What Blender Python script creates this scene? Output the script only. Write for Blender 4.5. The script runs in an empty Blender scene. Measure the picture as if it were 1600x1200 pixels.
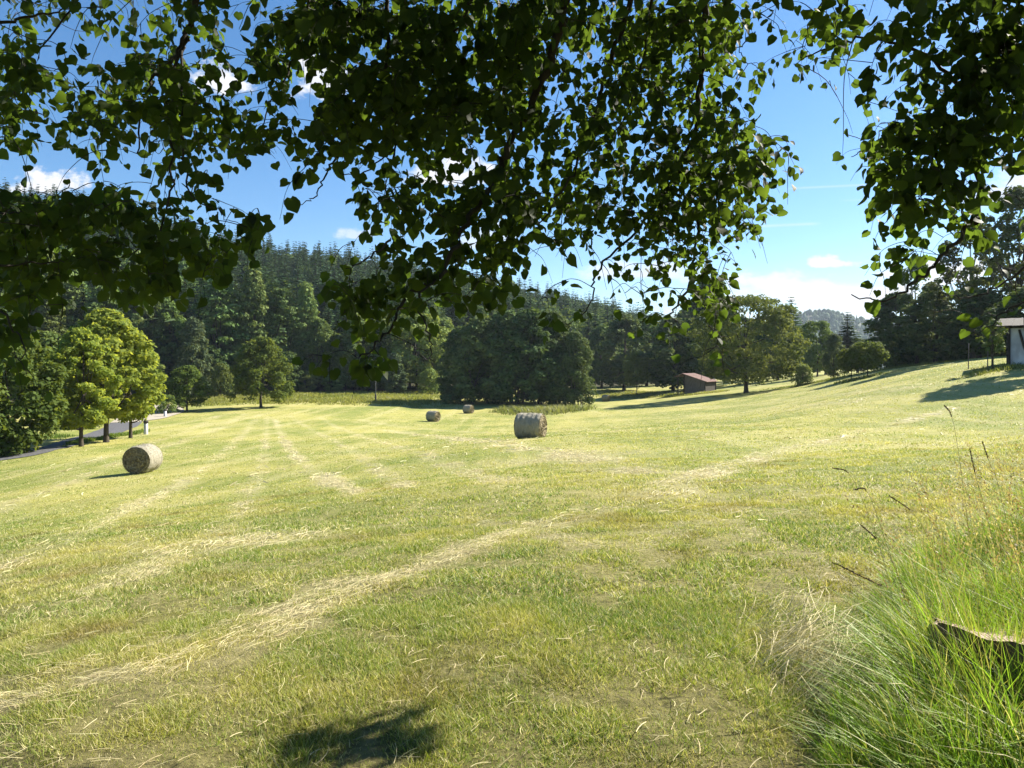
import bpy, math, random
import numpy as np
R = math.radians
rng = np.random.default_rng(7)
random.seed(7)
scene = bpy.context.scene
COL = scene.collection

SUN_EL, SUN_AZ = R(38), R(60)                    # azimuth clockwise from the view direction
# ------------------------------------------------------------------ camera frame
F_PX, HOR, EYE = 1110.0, 575.0, 1.6          # focal length in photo pixels, horizon row, eye height
cam_d = bpy.data.cameras.new('camera'); cam = bpy.data.objects.new('camera', cam_d); COL.objects.link(cam)
cam.location = (0, 0, EYE); cam.rotation_euler = (R(90), 0, 0)
cam_d.sensor_width = 36; cam_d.lens = 36 * F_PX / 1600; cam_d.shift_y = (HOR - 600) / 1600
cam_d.clip_start = 0.05; cam_d.clip_end = 8000
scene.camera = cam

def P(u, v, Y):                               # photo pixel at a given depth -> world point
    return np.array([(u - 800) / F_PX * Y, Y, EYE - (v - HOR) / F_PX * Y])

# ------------------------------------------------------------------ mesh helpers
class Acc:
    def __init__(s): s.V = []; s.F = {3: [], 4: []}; s.M = {3: [], 4: []}; s.C = []; s.n = 0
    def add(s, V, F, mat=0, col=None):
        V = np.asarray(V, dtype=np.float32); F = np.asarray(F, dtype=np.int64)
        if len(F) == 0: return
        k = F.shape[1]
        s.V.append(V); s.F[k].append(F + s.n); s.M[k].append(np.full(len(F), mat, dtype=np.int32))
        if col is None: col = np.full((len(V), 3), .5)
        col = np.asarray(col, dtype=np.float32)
        if col.ndim == 1: col = np.tile(col, (len(V), 1))
        s.C.append(col); s.n += len(V)
    def arrays(s):
        return np.concatenate(s.V), s.F, s.M, np.concatenate(s.C)
    def mesh(s, name, mats, smooth=True, color=True):
        V = np.concatenate(s.V); me = bpy.data.meshes.new(name)
        me.vertices.add(len(V)); me.vertices.foreach_set('co', V.astype(np.float32).ravel())
        fs, ms, tot = [], [], []
        for k in (3, 4):
            if s.F[k]:
                f = np.concatenate(s.F[k]); fs.append(f.ravel()); tot.append(np.full(len(f), k)); ms.append(np.concatenate(s.M[k]))
        fl = np.concatenate(fs).astype(np.int32); tot = np.concatenate(tot).astype(np.int32); ms = np.concatenate(ms)
        me.loops.add(len(fl)); me.loops.foreach_set('vertex_index', fl)
        me.polygons.add(len(tot))
        st = np.zeros(len(tot), dtype=np.int32); st[1:] = np.cumsum(tot)[:-1]
        me.polygons.foreach_set('loop_start', st)
        me.polygons.foreach_set('material_index', ms.astype(np.int32))
        me.polygons.foreach_set('use_smooth', np.full(len(tot), smooth, dtype=bool))
        for m in mats: me.materials.append(m)
        if color:
            ca = me.color_attributes.new('tint', 'FLOAT_COLOR', 'POINT')
            c = np.ones((len(V), 4), dtype=np.float32); c[:, :3] = np.concatenate(s.C)
            ca.data.foreach_set('color', c.ravel())
        me.update(calc_edges=True); me.validate()
        return me

def link(name, me, parent=None, loc=None):
    o = bpy.data.objects.new(name, me); COL.objects.link(o)
    if parent is not None: o.parent = parent
    if loc is not None: o.location = loc
    return o
def empty(name, loc, rz=0):
    o = bpy.data.objects.new(name, None); COL.objects.link(o); o.location = loc; o.rotation_euler = (0, 0, rz); o.empty_display_size = .3
    return o
def tag(o, label=None, cat=None, group=None, kind=None):
    if label: o['label'] = label
    if cat: o['category'] = cat
    if group: o['group'] = group
    if kind: o['kind'] = kind
    return o

def norm(a):
    return a / np.maximum(np.linalg.norm(a, axis=-1, keepdims=True), 1e-9)
def tube(pts, rad, n=6, cap=True):
    pts = np.asarray(pts, float); rad = np.broadcast_to(np.asarray(rad, float), (len(pts),))
    t = norm(np.gradient(pts, axis=0)); ref = np.array([.13, .27, .95])
    if abs(np.dot(t[0], ref)) > .9: ref = np.array([.9, .3, .1])
    a = norm(np.cross(t, ref)); b = np.cross(t, a)
    th = np.arange(n) * 2 * math.pi / n
    V = pts[:, None] + rad[:, None, None] * (a[:, None] * np.cos(th)[None, :, None] + b[:, None] * np.sin(th)[None, :, None])
    m = len(pts); i = np.arange(m - 1)[:, None]; j = np.arange(n)[None]
    F = np.stack([i * n + j, i * n + (j + 1) % n, (i + 1) * n + (j + 1) % n, (i + 1) * n + j], -1).reshape(-1, 4)
    return V.reshape(-1, 3), F
def spline(pts, k=6):                          # Catmull-Rom through control points
    p = np.asarray(pts, float)
    if len(p) < 3: 
        t = np.linspace(0, 1, k + 1)[:, None]; return p[0] * (1 - t) + p[-1] * t
    q = np.vstack([2 * p[0] - p[1], p, 2 * p[-1] - p[-2]]); out = []
    for i in range(1, len(q) - 2):
        for s in np.arange(k) / k:
            out.append(.5 * (2 * q[i] + (q[i + 1] - q[i - 1]) * s + (2 * q[i - 1] - 5 * q[i] + 4 * q[i + 1] - q[i + 2]) * s * s
                             + (3 * q[i] - q[i - 1] - 3 * q[i + 1] + q[i + 2]) * s ** 3))
    out.append(p[-1]); return np.array(out)
def diamonds(c, ax, bx):                       # leaf-shaped quads
    n = len(c); V = np.stack([c - ax, c + bx, c + ax, c - bx], 1).reshape(-1, 3)
    return V, np.arange(4 * n).reshape(-1, 4)
def rdir(g, n):
    return norm(g.normal(size=(n, 3)))
def box(c, sx, sy, sz, ax=(1, 0, 0), ay=(0, 1, 0), az=(0, 0, 1), bev=0.0):
    c = np.asarray(c, float); ax, ay, az = [np.asarray(q, float) for q in (ax, ay, az)]
    V = np.array([c + ax * sx * i / 2 + ay * sy * j / 2 + az * sz * k / 2 for k in (-1, 1) for j in (-1, 1) for i in (-1, 1)])
    F = np.array([[0, 2, 3, 1], [4, 5, 7, 6], [0, 1, 5, 4], [2, 6, 7, 3], [0, 4, 6, 2], [1, 3, 7, 5]])
    return V, F

# value noise in numpy (for masks)
_perm = np.random.default_rng(3).random((256, 256))
def vnoise(x, y):
    xi = np.floor(x).astype(int); yi = np.floor(y).astype(int); fx = x - xi; fy = y - yi
    fx = fx * fx * (3 - 2 * fx); fy = fy * fy * (3 - 2 * fy)
    g = lambda a, b: _perm[a % 256, b % 256]
    return (g(xi, yi) * (1 - fx) + g(xi + 1, yi) * fx) * (1 - fy) + (g(xi, yi + 1) * (1 - fx) + g(xi + 1, yi + 1) * fx) * fy
def fbm(x, y, o=3):
    s = 0; a = .5; t = 0
    for k in range(o):
        s = s + a * vnoise(x * 2 ** k + 17 * k, y * 2 ** k + 31 * k); t += a; a *= .5
    return s / t

# ------------------------------------------------------------------ materials
def nodes(name):
    m = bpy.data.materials.new(name); m.use_nodes = True; nt = m.node_tree; nt.nodes.clear()
    return m, nt, nt.nodes, nt.links
def foliage_mat(name, c1, c2, trans=.35, rough=.5, spec=.3, tcol=None, rnd=.25, attr=True, tmul=1.6):
    """leaf: diffuse/gloss + light through the leaf, hue varied per leaf (tint attribute) and per tree"""
    m, nt, N, L = nodes(name)
    out = N.new('ShaderNodeOutputMaterial')
    mix = N.new('ShaderNodeMix'); mix.data_type = 'RGBA'
    mix.inputs[6].default_value = (*c1, 1); mix.inputs[7].default_value = (*c2, 1)
    if attr:
        at = N.new('ShaderNodeAttribute'); at.attribute_name = 'tint'
        sep = N.new('ShaderNodeSeparateColor'); L.new(at.outputs['Color'], sep.inputs[0]); L.new(sep.outputs[0], mix.inputs[0])
    oi = N.new('ShaderNodeObjectInfo')
    hsv = N.new('ShaderNodeHueSaturation'); L.new(mix.outputs[2], hsv.inputs['Color'])
    mr = N.new('ShaderNodeMapRange'); mr.inputs['To Min'].default_value = 1 - rnd; mr.inputs['To Max'].default_value = 1 + rnd
    L.new(oi.outputs['Random'], mr.inputs[0]); L.new(mr.outputs[0], hsv.inputs['Value'])
    mr2 = N.new('ShaderNodeMapRange'); mr2.inputs['To Min'].default_value = .5 - .02 * rnd / .25; mr2.inputs['To Max'].default_value = .5 + .02 * rnd / .25
    ml = N.new('ShaderNodeMath'); ml.operation = 'FRACT'; m7 = N.new('ShaderNodeMath'); m7.operation = 'MULTIPLY'; m7.inputs[1].default_value = 7.31
    L.new(oi.outputs['Random'], m7.inputs[0]); L.new(m7.outputs[0], ml.inputs[0]); L.new(ml.outputs[0], mr2.inputs[0]); L.new(mr2.outputs[0], hsv.inputs['Hue'])
    p = N.new('ShaderNodeBsdfPrincipled'); p.inputs['Roughness'].default_value = rough; p.inputs['Specular IOR Level'].default_value = spec
    L.new(hsv.outputs[0], p.inputs['Base Color'])
    tr = N.new('ShaderNodeBsdfTranslucent')
    tm = N.new('ShaderNodeMix'); tm.data_type = 'RGBA'; tm.blend_type = 'MULTIPLY'; tm.inputs[0].default_value = 1
    tm.inputs[7].default_value = (*(tcol or (tmul * 1.15, tmul, tmul * .5)), 1); L.new(hsv.outputs[0], tm.inputs[6]); L.new(tm.outputs[2], tr.inputs['Color'])
    ms = N.new('ShaderNodeMixShader'); ms.inputs[0].default_value = trans
    L.new(p.outputs[0], ms.inputs[1]); L.new(tr.outputs[0], ms.inputs[2]); L.new(ms.outputs[0], out.inputs['Surface'])
    return m
def solid_mat(name, c1, c2, scale=8, rough=.8, bump=.3, stretch=(1, 1, 1), spec=.3, detail=6):
    m, nt, N, L = nodes(name)
    out = N.new('ShaderNodeOutputMaterial'); p = N.new('ShaderNodeBsdfPrincipled'); p.inputs['Roughness'].default_value = rough
    p.inputs['Specular IOR Level'].default_value = spec
    tc = N.new('ShaderNodeTexCoord'); mp = N.new('ShaderNodeMapping'); mp.inputs['Scale'].default_value = stretch
    L.new(tc.outputs['Object'], mp.inputs[0])
    nz = N.new('ShaderNodeTexNoise'); nz.inputs['Scale'].default_value = scale; nz.inputs['Detail'].default_value = detail; L.new(mp.outputs[0], nz.inputs['Vector'])
    cr = N.new('ShaderNodeValToRGB'); cr.color_ramp.elements[0].position = .35; cr.color_ramp.elements[1].position = .65
    cr.color_ramp.elements[0].color = (*c1, 1); cr.color_ramp.elements[1].color = (*c2, 1)
    L.new(nz.outputs[0], cr.inputs[0]); L.new(cr.outputs[0], p.inputs['Base Color'])
    b = N.new('ShaderNodeBump'); b.inputs['Strength'].default_value = bump; b.inputs['Distance'].default_value = .02; L.new(nz.outputs[0], b.inputs['Height'])
    L.new(b.outputs[0], p.inputs['Normal']); L.new(p.outputs[0], out.inputs['Surface'])
    return m

M = {}
M['linden_leaf'] = foliage_mat('linden_leaf', (.011, .018, .011), (.022, .032, .014), trans=.32, rough=.6, spec=.10, tcol=(10.5, 11.0, 2.0), rnd=0)
M['spruce'] = foliage_mat('spruce_needles', (.03, .064, .03), (.08, .13, .05), trans=.1, rough=.75, spec=.08, rnd=.3)
M['pine'] = foliage_mat('pine_needles', (.07, .12, .035), (.18, .235, .07), trans=.18, rough=.75, spec=.08, rnd=.25)
M['broad'] = foliage_mat('broadleaf', (.07, .12, .035), (.18, .235, .06), trans=.25, rough=.75, spec=.08, rnd=.3)
M['broad_dark'] = foliage_mat('broadleaf_dark', (.046, .085, .03), (.13, .175, .052), trans=.2, rough=.75, spec=.08, rnd=.2)
M['broad_pale'] = foliage_mat('broadleaf_pale', (.065, .10, .045), (.14, .18, .09), trans=.25, rough=.75, spec=.08, rnd=.15)
M['maple'] = foliage_mat('maple_leaf', (.13, .19, .035), (.27, .325, .065), trans=.5, rough=.7, spec=.1, rnd=.06)
M['orchard'] = foliage_mat('orchard_leaf', (.06, .10, .02), (.12, .16, .035), trans=.4, rough=.7, spec=.1, rnd=.12)
M['orchard_dull'] = foliage_mat('orchard_dull', (.075, .12, .03), (.18, .22, .06), trans=.3, rough=.75, spec=.08, rnd=.1)
M['bark'] = solid_mat('bark', (.035, .028, .02), (.09, .075, .055), 14, .9, .6, (1, 1, .25))
M['linden_bark'] = solid_mat('linden_bark', (.022, .018, .015), (.055, .046, .038), 22, .85, .6, (1, 1, .3))

def attr_mat(name, trans=.35, rough=.55, spec=.25, tmul=(1.1, 1.2, .6), gain=1.0):
    m, nt, N, L = nodes(name)
    out = N.new('ShaderNodeOutputMaterial'); at = N.new('ShaderNodeAttribute'); at.attribute_name = 'tint'
    p = N.new('ShaderNodeBsdfPrincipled'); p.inputs['Roughness'].default_value = rough; p.inputs['Specular IOR Level'].default_value = spec
    L.new(at.outputs['Color'], p.inputs['Base Color'])
    tr = N.new('ShaderNodeBsdfTranslucent'); tm = N.new('ShaderNodeMix'); tm.data_type = 'RGBA'; tm.blend_type = 'MULTIPLY'; tm.inputs[0].default_value = 1
    tm.inputs[7].default_value = (*tmul, 1); L.new(at.outputs['Color'], tm.inputs[6]); L.new(tm.outputs[2], tr.inputs['Color'])
    ms = N.new('ShaderNodeMixShader'); ms.inputs[0].default_value = trans
    L.new(p.outputs[0], ms.inputs[1]); L.new(tr.outputs[0], ms.inputs[2]); L.new(ms.outputs[0], out.inputs['Surface'])
    return m
M['blade'] = attr_mat('grass_blade', .38, .5, .3, (1.3, 1.35, .6))
M['hay'] = attr_mat('hay_strand', .2, .6, .3, (1, 1, .8))

# ------------------------------------------------------------------ terrain
CP = [(0, 1200, 2.84), (400, 1200, 2.84), (800, 1200, 2.84), (1200, 1200, 2.84), (1600, 1200, 2.84),
      (0, 985, 5.0), (800, 935, 5.0), (1600, 925, 5.05),
      (60, 850, 11.5), (420, 815, 12.0), (820, 775, 12.0), (1250, 748, 12), (1600, 722, 12.),
      (222, 741, 32), (500, 722, 32), (827, 684, 34), (1100, 672, 33), (1400, 646, 33), (1600, 630, 33),
      (-100, 735, 42), (0, 722, 43), (100, 702, 49), (185, 672, 72), (250, 645, 100), (330, 640, 105), (408, 636, 108), (600, 636, 112),
      (677, 658, 85), (732, 645, 108), (810, 634, 118), (941, 627, 145), (1090, 614, 130), (1150, 616, 112), (970, 636, 105), (1100, 640, 78),
      (1240, 606, 108), (1345, 592, 80), (1200, 640, 60), (1385, 576, 100), (1480, 567, 85), (1590, 568, 50), (1700, 560, 60), (1560, 556, 78),
      (-100, 640, 110), (100, 630, 130), (500, 613, 150), (620, 611, 160), (850, 612, 160), (1000, 607, 178), (1300, 584, 150), (1500, 580, 150), (1700, 575, 150)]
CP = np.array(CP, float)
def _coord(u, y): return np.stack([np.clip(u, -500, 2100) / 500.0, np.log(np.clip(y, 2.0, 180.0)) * 1.1], -1)
_cx = _coord(CP[:, 0], CP[:, 2]); _cz = EYE - (CP[:, 1] - HOR) / F_PX * CP[:, 2]
def _phi(d2): return .5 * d2 * np.log(d2 + 1e-9)
_n = len(CP); _A = np.zeros((_n + 3, _n + 3))
_A[:_n, :_n] = _phi(((_cx[:, None] - _cx[None]) ** 2).sum(-1)) + np.eye(_n) * .02
_A[:_n, _n] = 1; _A[:_n, _n + 1:] = _cx; _A[_n, :_n] = 1; _A[_n + 1:, :_n] = _cx.T
_w = np.linalg.solve(_A, np.concatenate([_cz, np.zeros(3)]))
HU = np.array([-500, -200, 0, 130, 400, 600, 800, 950, 1050, 1150, 1250.])
H_TOP = np.array([215, 250, 285, 302, 372, 400, 436, 472, 505, 548, 575.])          # where the tree tops of the ridge stand
H_RR = np.array([330, 350, 370, 375, 385, 395, 420, 450, 480, 500, 520.])
H_RB = np.array([75, 85, 110, 125, 148, 160, 180, 195, 215, 240, 260.])
def polar(X, Y):
    a = np.arctan2(X, Y); r = np.hypot(X, Y); ac = np.clip(a, -R(48), R(48))
    return a, r, 800 + F_PX * np.tan(ac), r * np.cos(ac)
def gz(X, Y):
    X = np.asarray(X, float); Y = np.asarray(Y, float); sh = X.shape; X = X.ravel(); Y = Y.ravel()
    a, r, u, yd = polar(X, Y); out = np.empty(len(X))
    for i in range(0, len(X), 60000):
        c = _coord(u[i:i + 60000], yd[i:i + 60000])
        out[i:i + 60000] = _phi(((c[:, None] - _cx[None]) ** 2).sum(-1)) @ _w[:_n] + _w[_n] + c @ _w[_n + 1:]
    b = np.clip((np.abs(a) - R(60)) / R(60), 0, 1); out *= 1 - b * b * (3 - 2 * b)
    out *= np.clip((r - .8) / 1.5, 0, 1)
    # wooded hill on the left
    rb = np.interp(u, HU, H_RB); rr = np.interp(u, HU, H_RR); top = np.interp(u, HU, H_TOP)
    zr = EYE + (HOR - (top + 20.0 * F_PX / rr)) / F_PX * rr
    t = np.clip((yd - rb) / (rr - rb), 0, 1.0); s = t ** 1.12
    hill = np.maximum(zr + 3.5, 0) * s; over = np.clip((yd - rr) / 300, 0, 1); hill = hill * (1 - .35 * over * over * (3 - 2 * over))
    hill = np.where(np.abs(a) < R(75), hill, hill * np.clip((R(100) - np.abs(a)) / R(25), 0, 1))
    out = out + np.where(u < 1250, hill, 0)
    # small unevenness
    out += (fbm(X * .35 + 50, Y * .35 + 50, 3) - .5) * .16 * np.clip((r - 3) / 10, 0, 1) * np.clip(1.4 - r / 200, 0, 1)
    out += (fbm(X * 3 + 50, Y * 3 + 50, 2) - .5) * .03 * np.clip(1.5 - r / 30, 0, 1)
    return out.reshape(sh)
def gz1(x, y): return float(gz(np.array([x]), np.array([y]))[0])
_YS = np.geomspace(2.2, 300, 700)
def ground_at(u, v):                           # where the ray of a photo pixel meets the ground
    X = (u - 800) / F_PX * _YS; z = gz(X, _YS); vv = HOR + (EYE - z) * F_PX / _YS
    i = np.argmax(vv <= v) if (vv <= v).any() else len(_YS) - 1
    if i == 0: Yf = _YS[0]
    else:
        f = (vv[i - 1] - v) / max(vv[i - 1] - vv[i], 1e-6); Yf = _YS[i - 1] + (_YS[i] - _YS[i - 1]) * min(max(f, 0), 1)
    return np.array([(u - 800) / F_PX * Yf, Yf])

STREAKS = [  # (photo polyline of a line of dry hay, half width in m, strength)
    ([(-60, 1130), (200, 1055), (430, 975)], .22, .5),
    ([(400, 987), (640, 895), (840, 828), (1060, 768)], .13, .56), ([(700, 868), (860, 812), (1000, 778), (1080, 755)], .22, .5),
    ([(1040, 772), (1180, 716), (1300, 686), (1420, 656), (1490, 638)], .45, .9),
    ([(-60, 1090), (120, 1040), (330, 985), (560, 905)], .10, .45),
    ([(385, 646), (250, 700), (90, 762), (-60, 815)], .5, .6),
    ([(403, 647), (330, 722), (200, 800), (0, 900)], .4, .6),
    ([(418, 650), (410, 722), (350, 822), (250, 870), (100, 960)], .3, .55),
    ([(430, 655), (452, 700), (485, 732), (560, 772)], .32, 1.0),
    ([(455, 650), (530, 692), (640, 762)], .3, .6),
    ([(500, 652), (600, 692), (720, 735), (830, 770)], .35, .6),
    ([(600, 672), (700, 684), (800, 697), (900, 712), (1000, 735)], .8, .9),
    ([(560, 655), (640, 668), (760, 676)], .8, .45),
    ([(340, 650), (200, 705), (60, 748)], .5, .55),
    ([(900, 660), (1050, 652), (1200, 640), (1330, 628)], 1.0, .35),
    ([(1180, 640), (1300, 618), (1420, 606)], 1.0, .4),
    ([(700, 800), (860, 840), (1000, 850), (1150, 800)], .3, .35)]
STW = [(np.array([ground_at(u, v) for u, v in pl]), w, s) for pl, w, s in STREAKS]
STW = [(spline(p, 4), w, s) for p, w, s in STW]
BLOBS = [(330, 850, 1.3, .8, .9), (400, 842, 1.0, .5, .9), (880, 715, 2.5, 1.2, .5), (520, 910, .9, .3, .35), (1030, 850, .3, .12, .5), (226, 744, 1.3, .7, .6), (832, 686, 1.3, .7, .6)]   # hay left lying in patches
BLW = [(ground_at(u, v), a, b, s) for u, v, a, b, s in BLOBS]
def straw(X, Y):
    X = np.asarray(X, float); Y = np.asarray(Y, float); s = np.zeros_like(X)
    wob = (fbm(X * .9 + 9, Y * .9 + 3, 2) - .5)
    for p, w, k in STW:
        d = np.full_like(X, 1e9)
        for i in range(len(p) - 1):
            e = p[i + 1] - p[i]; l2 = max((e ** 2).sum(), 1e-9)
            t = np.clip(((X - p[i][0]) * e[0] + (Y - p[i][1]) * e[1]) / l2, 0, 1)
            d = np.minimum(d, np.hypot(X - p[i][0] - t * e[0], Y - p[i][1] - t * e[1]))
        d = d + wob * w * 1.6
        s = np.maximum(s, k * np.exp(-np.clip(d / w, -5, 5) ** 2))
    for c, a, b, k in BLW:
        s = np.maximum(s, k * np.exp(-((X - c[0]) / a) ** 2 - ((Y - c[1]) / b) ** 2))
    return np.clip(s * (.45 + 1.0 * fbm(X * 2.2, Y * 2.2, 3)) * np.clip((fbm(X * .6 + 7, Y * .6 + 2, 3) - .26) * 2.8, .34, 1.0), 0, 1)

def build_ground():
    az = np.concatenate([np.linspace(-180, -48, 45, endpoint=False), np.linspace(-48, 48, 760, endpoint=False), np.linspace(48, 180, 45, endpoint=False)])
    az = np.radians(az); rr = np.concatenate([[.25, .6, 1.0], np.geomspace(1.4, 140, 430), np.geomspace(142, 6000, 130)])
    A, RR = np.meshgrid(az, rr); X = RR * np.sin(A); Y = RR * np.cos(A); Z = gz(X, Y)
    m, n = X.shape
    st = np.zeros_like(X); k = (RR < 125) & (np.abs(A) < R(52)); st[k] = straw(X[k], Y[k])
    a, r, u, yd = polar(X, Y)
    V = np.stack([X, Y, Z], -1).reshape(-1, 3)
    i = np.arange(m - 1)[:, None]; j = np.arange(n)[None]
    F = np.stack([i * n + j, i * n + (j + 1) % n, (i + 1) * n + (j + 1) % n, (i + 1) * n + j], -1).reshape(-1, 4)[:, ::-1]
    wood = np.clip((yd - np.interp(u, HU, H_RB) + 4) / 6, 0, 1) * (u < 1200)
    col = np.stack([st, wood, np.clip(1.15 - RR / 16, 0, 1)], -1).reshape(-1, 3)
    acc = Acc(); acc.add(V, F, 0, col)
    c0 = len(V)
    m_, nt, N, L = nodes('meadow_ground')
    out = N.new('ShaderNodeOutputMaterial'); p = N.new('ShaderNodeBsdfPrincipled'); p.inputs['Roughness'].default_value = .85; p.inputs['Specular IOR Level'].default_value = .15
    tc = N.new('ShaderNodeTexCoord'); at = N.new('ShaderNodeAttribute'); at.attribute_name = 'tint'
    sep = N.new('ShaderNodeSeparateColor'); L.new(at.outputs['Color'], sep.inputs[0])
    def noise(scale, detail, rot=0, stretch=(1, 1, 1), rough=.55):
        mp = N.new('ShaderNodeMapping'); mp.inputs['Rotation'].default_value = (0, 0, rot); mp.inputs['Scale'].default_value = stretch
        L.new(tc.outputs['Object'], mp.inputs[0]); nz = N.new('ShaderNodeTexNoise'); nz.inputs['Scale'].default_value = scale
        nz.inputs['Detail'].default_value = detail; nz.inputs['Roughness'].default_value = rough; L.new(mp.outputs[0], nz.inputs['Vector']); return nz.outputs[0]
    def ramp(src, a, b):
        mr = N.new('ShaderNodeMapRange'); mr.interpolation_type = 'SMOOTHSTEP'; mr.inputs['From Min'].default_value = a; mr.inputs['From Max'].default_value = b; L.new(src, mr.inputs[0]); return mr.outputs[0]
    def mix(f, a, b, typ='MIX'):
        mx = N.new('ShaderNodeMix'); mx.data_type = 'RGBA'; mx.blend_type = typ
        if isinstance(f, float): mx.inputs[0].default_value = f
        else: L.new(f, mx.inputs[0])
        for s, idx in ((a, 6), (b, 7)):
            if isinstance(s, tuple): mx.inputs[idx].default_value = (*s, 1)
            else: L.new(s, mx.inputs[idx])
        return mx.outputs[2]
    def mul(a, k):
        q = N.new('ShaderNodeMath'); q.operation = 'MULTIPLY'
        L.new(a, q.inputs[0])
        if isinstance(k, (int, float)): q.inputs[1].default_value = k
        else: L.new(k, q.inputs[1])
        return q.outputs[0]
    big = noise(.12, 4); mid = noise(.9, 5, R(25), (1, .35, 1)); rows = noise(.55, 4, R(-21), (1, .05, 1)); fine = noise(14, 8, 0, (1, 1, 1), .7); vfine = noise(70, 5, 0, (1, 1, 1), .7)
    c = mix(ramp(big, .4, .62), (.20, .225, .05), (.36, .335, .10))
    c = mix(mul(ramp(mid, .45, .7), .6), c, (.36, .33, .13))
    c = mix(mul(ramp(rows, .5, .68), .55), c, (.42, .385, .17))
    c = mix(mul(ramp(rows, .5, .32), .35), c, (.15, .20, .04))
    c = mix(mul(ramp(fine, .5, .75), .5), c, (.42, .38, .16))
    c = mix(mul(ramp(fine, .48, .25), .6), c, (.085, .10, .02))
    c = mix(mul(ramp(vfine, .45, .2), .5), c, (.07, .07, .025))
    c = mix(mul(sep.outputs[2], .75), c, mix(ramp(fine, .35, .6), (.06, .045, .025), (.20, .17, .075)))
    c = mix(mul(sep.outputs[0], .7), c, mix(ramp(vfine, .3, .7), (.36, .30, .16), (.62, .55, .34)))
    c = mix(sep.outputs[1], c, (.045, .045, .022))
    L.new(c, p.inputs['Base Color'])
    b1 = N.new('ShaderNodeBump'); b1.inputs['Strength'].default_value = .9; b1.inputs['Distance'].default_value = .05; L.new(fine, b1.inputs['Height'])
    b2 = N.new('ShaderNodeBump'); b2.inputs['Strength'].default_value = .6; b2.inputs['Distance'].default_value = .02; L.new(vfine, b2.inputs['Height']); L.new(b1.outputs[0], b2.inputs['Normal'])
    L.new(b2.outputs[0], p.inputs['Normal']); L.new(p.outputs[0], out.inputs['Surface'])
    o = link('ground', acc.mesh('ground', [m_])); tag(o, 'mown hay meadow sloping down to the valley and up the wooded hill', 'ground', kind='structure')
build_ground()

# ------------------------------------------------------------------ grass
def inside(poly, X, Y):
    c = np.zeros(len(X), bool); n = len(poly)
    for i in range(n):
        x1, y1 = poly[i]; x2, y2 = poly[(i + 1) % n]
        k = ((y1 > Y) != (y2 > Y)) & (X < (x2 - x1) * (Y - y1) / (y2 - y1 + 1e-12) + x1); c ^= k
    return c
TALL = [(1.0, 1.9), (1.14, 2.6), (1.34, 3.0), (1.62, 3.5), (1.95, 4.1), (2.5, 4.9), (3.4, 5.8), (5.2, 7.0), (9, 10), (9, 1.2), (1.3, 1.2)]
def lin(*c): return np.array(c)
def blades(acc, X, Y, h, w, lean, col, seg=1, g=rng, tipcol=None, leandir=None, mat=0, z0=None):
    """curved tapering grass blades, seg segments each"""
    n = len(X); Z = gz(X, Y) - .01 if z0 is None else z0
    th = g.random(n) * 2 * math.pi; wd = np.stack([np.cos(th), np.sin(th), np.zeros(n)], -1)
    ld = g.random(n) * 2 * math.pi if leandir is None else leandir
    ldv = np.stack([np.cos(ld), np.sin(ld), np.zeros(n)], -1)
    base = np.stack([X, Y, Z], -1); rows = []
    for k in range(seg + 1):
        t = k / seg
        p = base + np.array([0, 0, 1.]) * (h * t * (1 - .28 * np.minimum(lean, 1.5) * t))[:, None] + ldv * (h * lean * t * t)[:, None]
        rows.append((p, w * (1 - t ** 1.6) * .5))
    V = []; C = []
    for k, (p, ww) in enumerate(rows):
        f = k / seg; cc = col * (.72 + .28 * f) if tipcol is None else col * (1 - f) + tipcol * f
        if k < seg: V += [p - wd * ww[:, None], p + wd * ww[:, None]]; C += [cc, cc]
        else: V.append(p); C.append(cc)
    m = 2 * seg + 1; V = np.stack(V, 1).reshape(-1, 3); C = np.stack(C, 1).reshape(-1, 3)
    b = (np.arange(n) * m)[:, None]
    q = [b + np.array([[2 * k, 2 * k + 1, 2 * k + 3, 2 * k + 2]]) for k in range(seg - 1)]
    t3 = b + np.array([[2 * seg - 2, 2 * seg - 1, 2 * seg]])
    if q:
        acc.add(V, np.concatenate(q), mat, C); n0 = acc.n - len(V)
        acc.F[3].append(t3 + n0); acc.M[3].append(np.full(n, mat, dtype=np.int32))
    else: acc.add(V, t3, mat, C)
def trapezoid(y0, y1, n, marg=.8, g=rng):
    Y = np.sqrt(g.random(n) * (y1 ** 2 - y0 ** 2) + y0 ** 2); X = (g.random(n) * 2 - 1) * (Y * .735 + marg); return X, Y

GREEN, YEL, STRAW = lin(.20, .28, .045), lin(.46, .43, .115), lin(.66, .58, .33)
def grass_color(X, Y, g, st):
    n = len(X)
    big = fbm(X * .35 + 3, Y * .35 + 7, 3); md = fbm(X * 1.7 + 30, Y * 1.7 + 5, 3); r = g.random(n)
    f = np.clip((big - .5) * 2.4 + (md - .5) * 2.4 + .42 + (r - .5) * .7, 0, 1)[:, None]
    c = GREEN * (1 - f) + YEL * f
    fresh = np.clip((fbm(X * .9 + 70, Y * .9 + 20, 2) - .62) * 6, 0, 1)[:, None]; c = c * (1 - .6 * fresh) + lin(.10, .20, .02) * .6 * fresh
    s = np.clip(st * 1.1 + (g.random(n) < .30) * .85, 0, 1)[:, None]; c = c * (1 - s) + STRAW * (.75 + .5 * g.random((n, 1))) * s
    brown = np.clip((fbm(X * 1.1 + 11, Y * 1.1 + 90, 3) - .6) * 5, 0, 1)[:, None] * .5; c = c * (1 - brown) + lin(.26, .17, .075) * brown
    return c * (.75 + .5 * g.random((n, 1)))
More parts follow.
